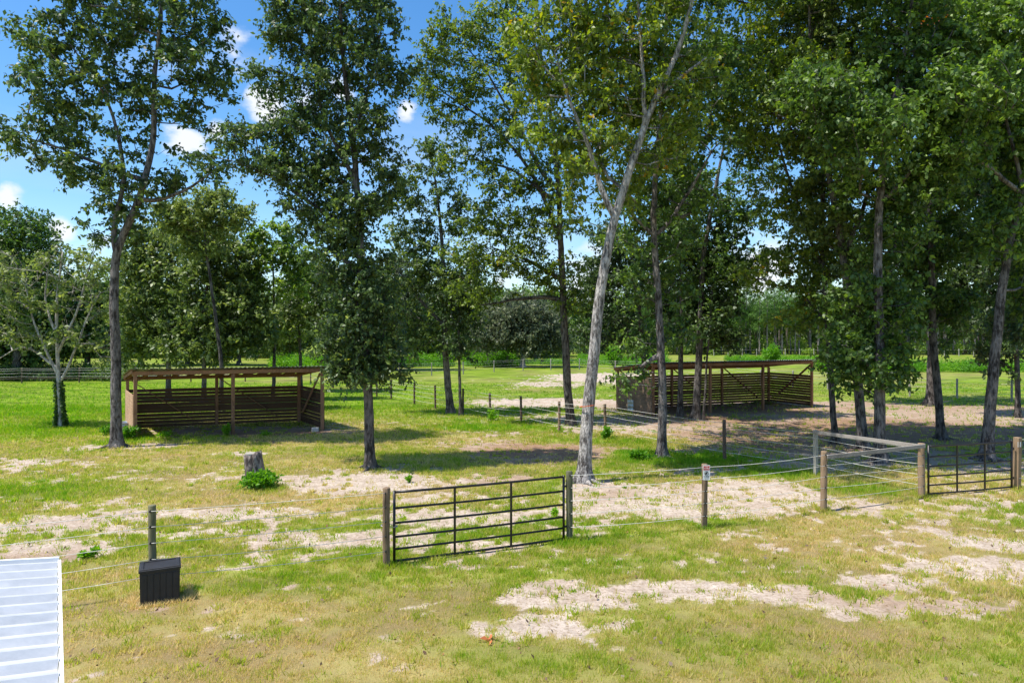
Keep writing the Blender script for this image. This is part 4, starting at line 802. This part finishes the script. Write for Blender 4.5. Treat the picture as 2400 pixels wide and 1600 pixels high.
m = len(hp); v = [(x, -.0032, .15+z) for x, z in hp]+[(x, -.0008, .15+z) for x, z in hp]; mb.add(v, [tuple(range(m)), tuple(range(2*m-1, m-1, -1))]+[(i, (i+1) % m, m+(i+1) % m, m+i) for i in range(m)])
mb.build('animal_mark', BLACK, E)
text_mesh('NO TREATS', .023, BLACK, E, (0, -.0012, .085)); text_mesh('AT ANY TIME', .019, BLACK, E, (0, -.0012, .058)); text_mesh('THANK YOU', .015, BLACK, E, (0, -.0012, .03))
E = empty('post_plate', (pf[0]-.0, pf[1]-.1, 1.2), math.atan2(1.6, 3.56)*.6, label='tiny white square plate near the top of the post at the right gate', cat='plate')
mb = MB(); mb.box((0, 0, .05), (.11, .006, .14)); mb.build('plate', WHITE, E, bevel=.001); mb = MB(); mb.box((0, -.0045, .045), (.07, .002, .02)); mb.build('printed_line', CONC, E)
# orange tape on pale trunk
tpz = H-(951-HZ)/F*20.1; tx = (1375.5-1200)/F*20.1
mb = MB(); t = np.linspace(0, 6.283, 25); mb.tube(np.c_[np.cos(t)*.215, np.sin(t)*.215, .03*np.cos(t+.5)], .012, 5, caps=False); o = mb.build('tape_band', ORNG, smooth=True); o.location = (tx, 20.1, tpz)
tag(o, 'thin orange red band tied round the pale leaning trunk', 'band')

# storage box
bx0, bx1 = gnd(327, 1424)[:2], gnd(422, 1409)[:2]; ba = math.atan2(bx1[1]-bx0[1], bx1[0]-bx0[0]); bw = np.linalg.norm(bx1-bx0)
E = empty('storage_box', (*((bx0+bx1)/2), 0), ba, label='black plastic lidded storage box standing in front of the near fence', cat='storage box')
mb = MB(); d_ = .46; hh = .54; tb = .008
v = [(-bw/2+tb, tb, -.02), (bw/2-tb, tb, -.02), (bw/2-tb, d_-tb, -.02), (-bw/2+tb, d_-tb, -.02), (-bw/2, 0, hh), (bw/2, 0, hh), (bw/2, d_, hh), (-bw/2, d_, hh)]
mb.add(v, [(0, 1, 2, 3), (4, 7, 6, 5), (0, 4, 5, 1), (1, 5, 6, 2), (2, 6, 7, 3), (3, 7, 4, 0)])
for k in range(6):
    x0 = -bw/2+.02+k*(bw-.04)/6+.006; x1 = -bw/2+.02+(k+1)*(bw-.04)/6-.006; mb.beam([(x0+x1)/2, .0055, .02], [(x0+x1)/2, -.0015, hh-.035], x1-x0, .012, up=(0, -1, 0))
mb.build('bin', PLAST, E, bevel=.003)
mb = MB(); mb.box((0, d_/2, hh+.02), (bw+.03, d_+.03, .038)); 
for (cx, cy, sx_, sy_) in ((0, .02, bw+.01, .035), (0, d_-.02, bw+.01, .035), (-bw/2+.03, d_/2, .05, d_-.08), (bw/2-.03, d_/2, .05, d_-.08)): mb.box((cx, cy, hh+.045), (sx_, sy_, .018))
mb.build('lid', PLAST, E, bevel=.005)
# stump
sc_ = gnd(600, 1128); mb = MB(); m = 8; z = np.linspace(-.1, .82, m); x = -.11*(z/.8); r_ = np.interp(z, [-.1, 0, .25, .82], [.36, .33, .27, .245])
def stl(i, a): return 1+.06*np.cos(5*a+1)[None, :]+.04*np.cos(9*a)[None, :]+.06*np.exp(-z[i]/.2)[:, None]*np.cos(4*a)[None, :]
mb.tube(np.c_[x, x*0, z+0], r_, 22, lobes=stl); V_ = mb.V[0]; top = V_[:, 2] > .8; V_[top, 2] += .035*np.sin(V_[top, 0]*18)+.05*(V_[top, 0] > .05)*np.random.default_rng(2).random(top.sum()); V_[top, 2] = np.maximum(V_[top, 2], .74)
E = empty('tree_stump', sc_, label='upright cut tree stump with rough bark rising from green weeds', cat='stump'); mb_fast(mb, 'bark', barkmat('bark_stump', (.07, .055, .05), (.26, .22, .2), .4, 1.2), E)
mb = MB(); n_ = 22; a_ = np.arange(n_)*6.283/n_; mb.add(np.r_[np.c_[-.113+.2*np.cos(a_), .2*np.sin(a_), .842+0*a_], np.c_[-.113+.2*np.cos(a_), .2*np.sin(a_), .78+0*a_]], [tuple(range(n_)), tuple(range(2*n_-1, n_-1, -1))]+[(i, (i+1) % n_, n_+(i+1) % n_, n_+i) for i in range(n_)]); mb.build('cut_top', POSTW, E)
# water tubs
def tub(c, rad, h, label, ribs=3):
    E = empty('water_tub', c, label=label, cat='water tub'); mb = MB(); n = 28
    prof = [(rad*.96, 0), (rad*.97, .03)]
    for i in range(ribs): z = h*(i+.5)/ribs; prof += [(rad*.97, z-.05), (rad*1.005, z-.025), (rad*1.005, z+.025), (rad*.97, z+.05)]
    prof += [(rad*.98, h-.02), (rad*1.02, h), (rad*.95, h), (rad*.93, h-.02), (rad*.93, .05)]
    mb.tube([[0, 0, z] for _, z in prof[:-4]], [q for q, _ in prof[:-4]], n, caps=False); 
    V0 = []; a = np.arange(n)*6.283/n; pr_ = prof[-5:]
    for q, z in pr_: V0 += [(q*math.cos(t), q*math.sin(t), z) for t in a]
    fc = [(i*n+j, i*n+(j+1) % n, (i+1)*n+(j+1) % n, (i+1)*n+j) for i in range(len(pr_)-1) for j in range(n)]+[tuple(range((len(pr_)-1)*n, len(pr_)*n))]
    mb.add(V0, fc); mb_fast(mb, 'tank', GALV, E)
    mb = MB(); mb.tube([[rad*1.0*math.cos(t), rad*1.0*math.sin(t), h+.004] for t in np.linspace(0, 6.283, 29)], .014, 5, caps=False); mb.build('rim', GALV, E, smooth=True)
    mb = MB(); mb.add([(rad*.925*math.cos(t), rad*.925*math.sin(t), h*.8) for t in a]+[(0, 0, h*.8)], [(i, (i+1) % n, n) for i in range(n)]); mb.build('water', plain('water_dark', (.02, .03, .03), .08, .6), E)
    return E
c = gnd(1489, 966); tub((c[0], c[1]+.38, 0), .38, .68, 'ribbed round galvanised tub against the end wall of the right shelter', 3)
c = gnd(279, 1017); tub((c[0], c[1]+.38, 0), .4, .46, 'low galvanised tub half hidden behind the forked tree trunk', 2)
c = gnd(739, 1012); E = empty('concrete_block', c, R(20), label='small pale concrete block inside the right corner of the left shelter', cat='block')
mb = MB(); mb.box((0, .1, .095), (.29, .19, .19)); mb.build('block', CONC, E, bevel=.008)

# ------------------------------------------------------------------ horse shelters
def shelter(origin, ang, bays, bay, depth, hf, hb, wall, label, seed, mats, plank=.15, gap=.016, leftsolid=False, solid=(), shear=0.):
    r = np.random.default_rng(seed); E = empty('horse_shelter', (origin[0], origin[1], 0), ang, label=label, cat='shelter'); Lx = bays*bay
    fr, pl, sl = mats; pw = .13
    def zt(y): return hf+(hb-hf)*y/depth
    for i in range(bays+1):
        for y, nm_ in ((0, 'front_post'), (depth, 'back_post')):
            mb = MB(); mb.box((i*bay, y, (zt(y)-.2)/2-.1), (pw, pw, zt(y)-.0)); o = mb.build(nm_, fr, E, bevel=.006)
    mb = MB(); mb.box((Lx/2, -.09, hf-.13), (Lx+.28, .045, .16)); mb.build('front_beam', fr, E, bevel=.004)
    mb = MB(); mb.box((Lx/2, depth+.09, hb-.12), (Lx+.28, .045, .16)); mb.build('back_beam', fr, E, bevel=.004)
    mb = MB(); s = -(hf-hb)/depth
    for i in range(int(Lx/.62)+1):
        x = min(Lx, i*.62)+.0; mb.beam([x, -.06, zt(-.06)-.075], [x, depth+.06, zt(depth+.06)-.075], .045, .13)
    mb.build('rafters', fr, E)
    for x in (-.14, Lx+.14): mb = MB(); mb.beam([x, -.2, zt(-.2)-.07], [x, depth+.2, zt(depth+.2)-.07], .03, .14); mb.build('rake_board', fr, E)
    # corrugated roof sheet
    mb = MB(); n = int((Lx+.5)/.045); X_ = np.linspace(-.25, Lx+.25, n); Z_ = .018*(1+np.sin(X_*2*math.pi/.18)); o0 = zt(-.3)+.01; o1 = zt(depth+.3)+.01
    V_ = np.r_[np.c_[X_, np.full(n, -.3), Z_+o0], np.c_[X_, np.full(n, depth+.3), Z_+o1], np.c_[X_, np.full(n, -.3), Z_+o0-.006], np.c_[X_, np.full(n, depth+.3), Z_+o1-.006]]
    f = [(i, i+1, n+i+1, n+i) for i in range(n-1)]+[(2*n+i, 3*n+i, 3*n+i+1, 2*n+i+1) for i in range(n-1)]+[(i, 2*n+i, 2*n+i+1, i+1) for i in range(n-1)]+[(n+i, n+i+1, 3*n+i+1, 3*n+i) for i in range(n-1)]
    mb.add(V_, f); mb.build('roof', ROOFG, E)
    def wallrun(a, b, name, mat, off, solidlo=0, sol=False):
        mb = MB(); a = np.array(a, float); b = np.array(b, float); d = (b-a)/np.linalg.norm(b-a); nrm = np.array([d[1], -d[0]])*off; z = .03; k = 0
        while z+plank < wall+.03:
            g = gap*r.uniform(.6, 1.25) if not (sol or k in solidlo) else .009
            jz = r.normal(0, .004, 2)
            mb.beam([a[0]+nrm[0], a[1]+nrm[1], z+plank/2+jz[0]], [b[0]+nrm[0], b[1]+nrm[1], z+plank/2+jz[1]], .028, plank); z += plank+g; k += 1
        mb.build(name, mat, E)
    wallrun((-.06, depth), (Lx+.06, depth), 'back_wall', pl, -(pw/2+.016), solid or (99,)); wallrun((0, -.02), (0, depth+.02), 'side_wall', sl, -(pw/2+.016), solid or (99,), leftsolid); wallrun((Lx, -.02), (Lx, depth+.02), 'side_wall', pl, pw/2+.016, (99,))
    for i in range(bays):
        mb = MB(); mb.beam([i*bay+.05, depth-.09, hb-.15], [i*bay+bay*.72, depth-.09, .35], .04, .12, up=(0, 1, 0)); mb.build('diagonal_brace', fr, E, bevel=.003)
    for x, y0_ in ((.09, .1), (Lx-.09, .1)):
        mb = MB(); mb.beam([x, .05, hf-.3], [x, depth*.75, .55], .12, .04, up=(1, 0, 0)); mb.build('diagonal_brace', fr, E, bevel=.003)
    if shear:
        for ch in E.children:
            for vv in ch.data.vertices: vv.co.x += shear*vv.co.y
    return E
A1 = R(21)
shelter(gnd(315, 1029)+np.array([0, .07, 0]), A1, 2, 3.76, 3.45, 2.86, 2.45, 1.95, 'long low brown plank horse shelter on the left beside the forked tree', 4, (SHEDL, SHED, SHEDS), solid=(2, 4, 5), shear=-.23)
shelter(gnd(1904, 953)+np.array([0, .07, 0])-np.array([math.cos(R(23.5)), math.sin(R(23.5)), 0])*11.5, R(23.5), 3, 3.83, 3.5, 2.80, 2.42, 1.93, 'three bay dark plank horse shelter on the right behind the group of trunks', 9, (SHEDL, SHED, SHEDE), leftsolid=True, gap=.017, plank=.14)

# ------------------------------------------------------------------ near lean-to with white ribbed roof
E = empty('lean_to', (-3.6, 5.4, 0), label='lean-to at the lower left corner with a white ribbed metal roof', cat='lean-to')
p0 = np.array([-3.6, 5.4, 2.5]); eave = np.array([1.07, -1.6, 0])/np.linalg.norm([1.07, 1.6]); run = np.array([-.835, -.545, .115]); run /= np.linalg.norm(run)
EL, RL = 4.6, 3.6; nrm = np.cross(eave, run); nrm = nrm if nrm[2] > 0 else -nrm
pitch = .19; prof = []; q = 0
while q < EL:
    for dx, hz in ((0, 0), (.07, .0), (.1, .042), (.13, .042), (.16, 0)):
        if q+dx <= EL: prof.append((q+dx, hz))
    q += pitch
mb = MB(); n = len(prof); K = 9; V_ = []
for k in range(K+1): V_ += [(p0+eave*a+run*RL*k/K+nrm*h-np.array([-3.6, 5.4, 0])) for a, h in prof]
V_ += [v-nrm*.004 for v in V_]; m = (K+1)*n
f = [(k*n+i, k*n+i+1, (k+1)*n+i+1, (k+1)*n+i) for k in range(K) for i in range(n-1)]; f += [tuple(m+j for j in reversed(t)) for t in f]
f += [(i, m+i, m+i+1, i+1) for i in range(n-1)]
mb.add(V_, f); mb.build('roof', ROOFW, E)
o_ = np.array([-3.6, 5.4, 0])
mb = MB(); mb.beam(p0-o_-eave*.012+nrm*.02+run*-.01, p0-o_-eave*.012+nrm*.02+run*RL, .03, .05, up=nrm); mb.build('rake_trim', WHITE, E)
mb = MB(); mb.beam(p0-o_-run*.014-nrm*.006, p0-o_+eave*EL-run*.014-nrm*.006, .02, .07, up=nrm); mb.build('eave_trim', WHITE, E)
for a in np.linspace(.15, RL-.1, 6): mb = MB(); q0 = p0-o_+run*a-nrm*.05; mb.beam(q0+eave*.1, q0+eave*(EL-.1), .04, .08, up=nrm); mb.build('purlin', POSTW, E)
for a, b in ((.2, .2), (.2, EL-.3), (RL-.2, .2), (RL-.2, EL-.3)):
    q0 = p0-o_+run*a+eave*b; mb = MB(); mb.box((q0[0], q0[1], q0[2]/2-.12), (.1, .1, q0[2]-.02)); mb.build('post', POST, E, bevel=.005)

# ------------------------------------------------------------------ litter
r = np.random.default_rng(77); n = 900; y = 8.2+r.random(n)**1.2*26; x = r.uniform(-1, 1, n)*(y*.78)
P_ = np.c_[x, y, np.full(n, .035)]; V_ = leaves_at(P_, .075, r, aspect=.6, droop=0, flat=.35)
LIT = leafmat('leaf_dry', [(0, (.05, .028, .018)), (.7, (.15, .08, .04)), (1, (.3, .14, .05))], trans=.1)
o = poly_obj('leaf_litter', V_, 4, LIT, tint=r.random(n)); tag(o, 'scattered dry brown fallen leaves on the ground', 'fallen leaves', kind='stuff')
c = gnd(1150, 1506); P_ = np.array([[0, 0, .04]]*9)+r.normal(0, .03, (9, 3))*[1, 1, .3]; o = poly_obj('fallen_sprig', leaves_at(P_, .11, r, aspect=.5, droop=-.1), 4, plain('dead_orange', (.45, .13, .04), .7), tint=r.random(9)); o.location = c; tag(o, 'orange dead leaf sprig lying alone on the foreground grass', 'dead leaves')
print('verts', sum(len(o.data.vertices) for o in bpy.data.objects if o.type == 'MESH'))
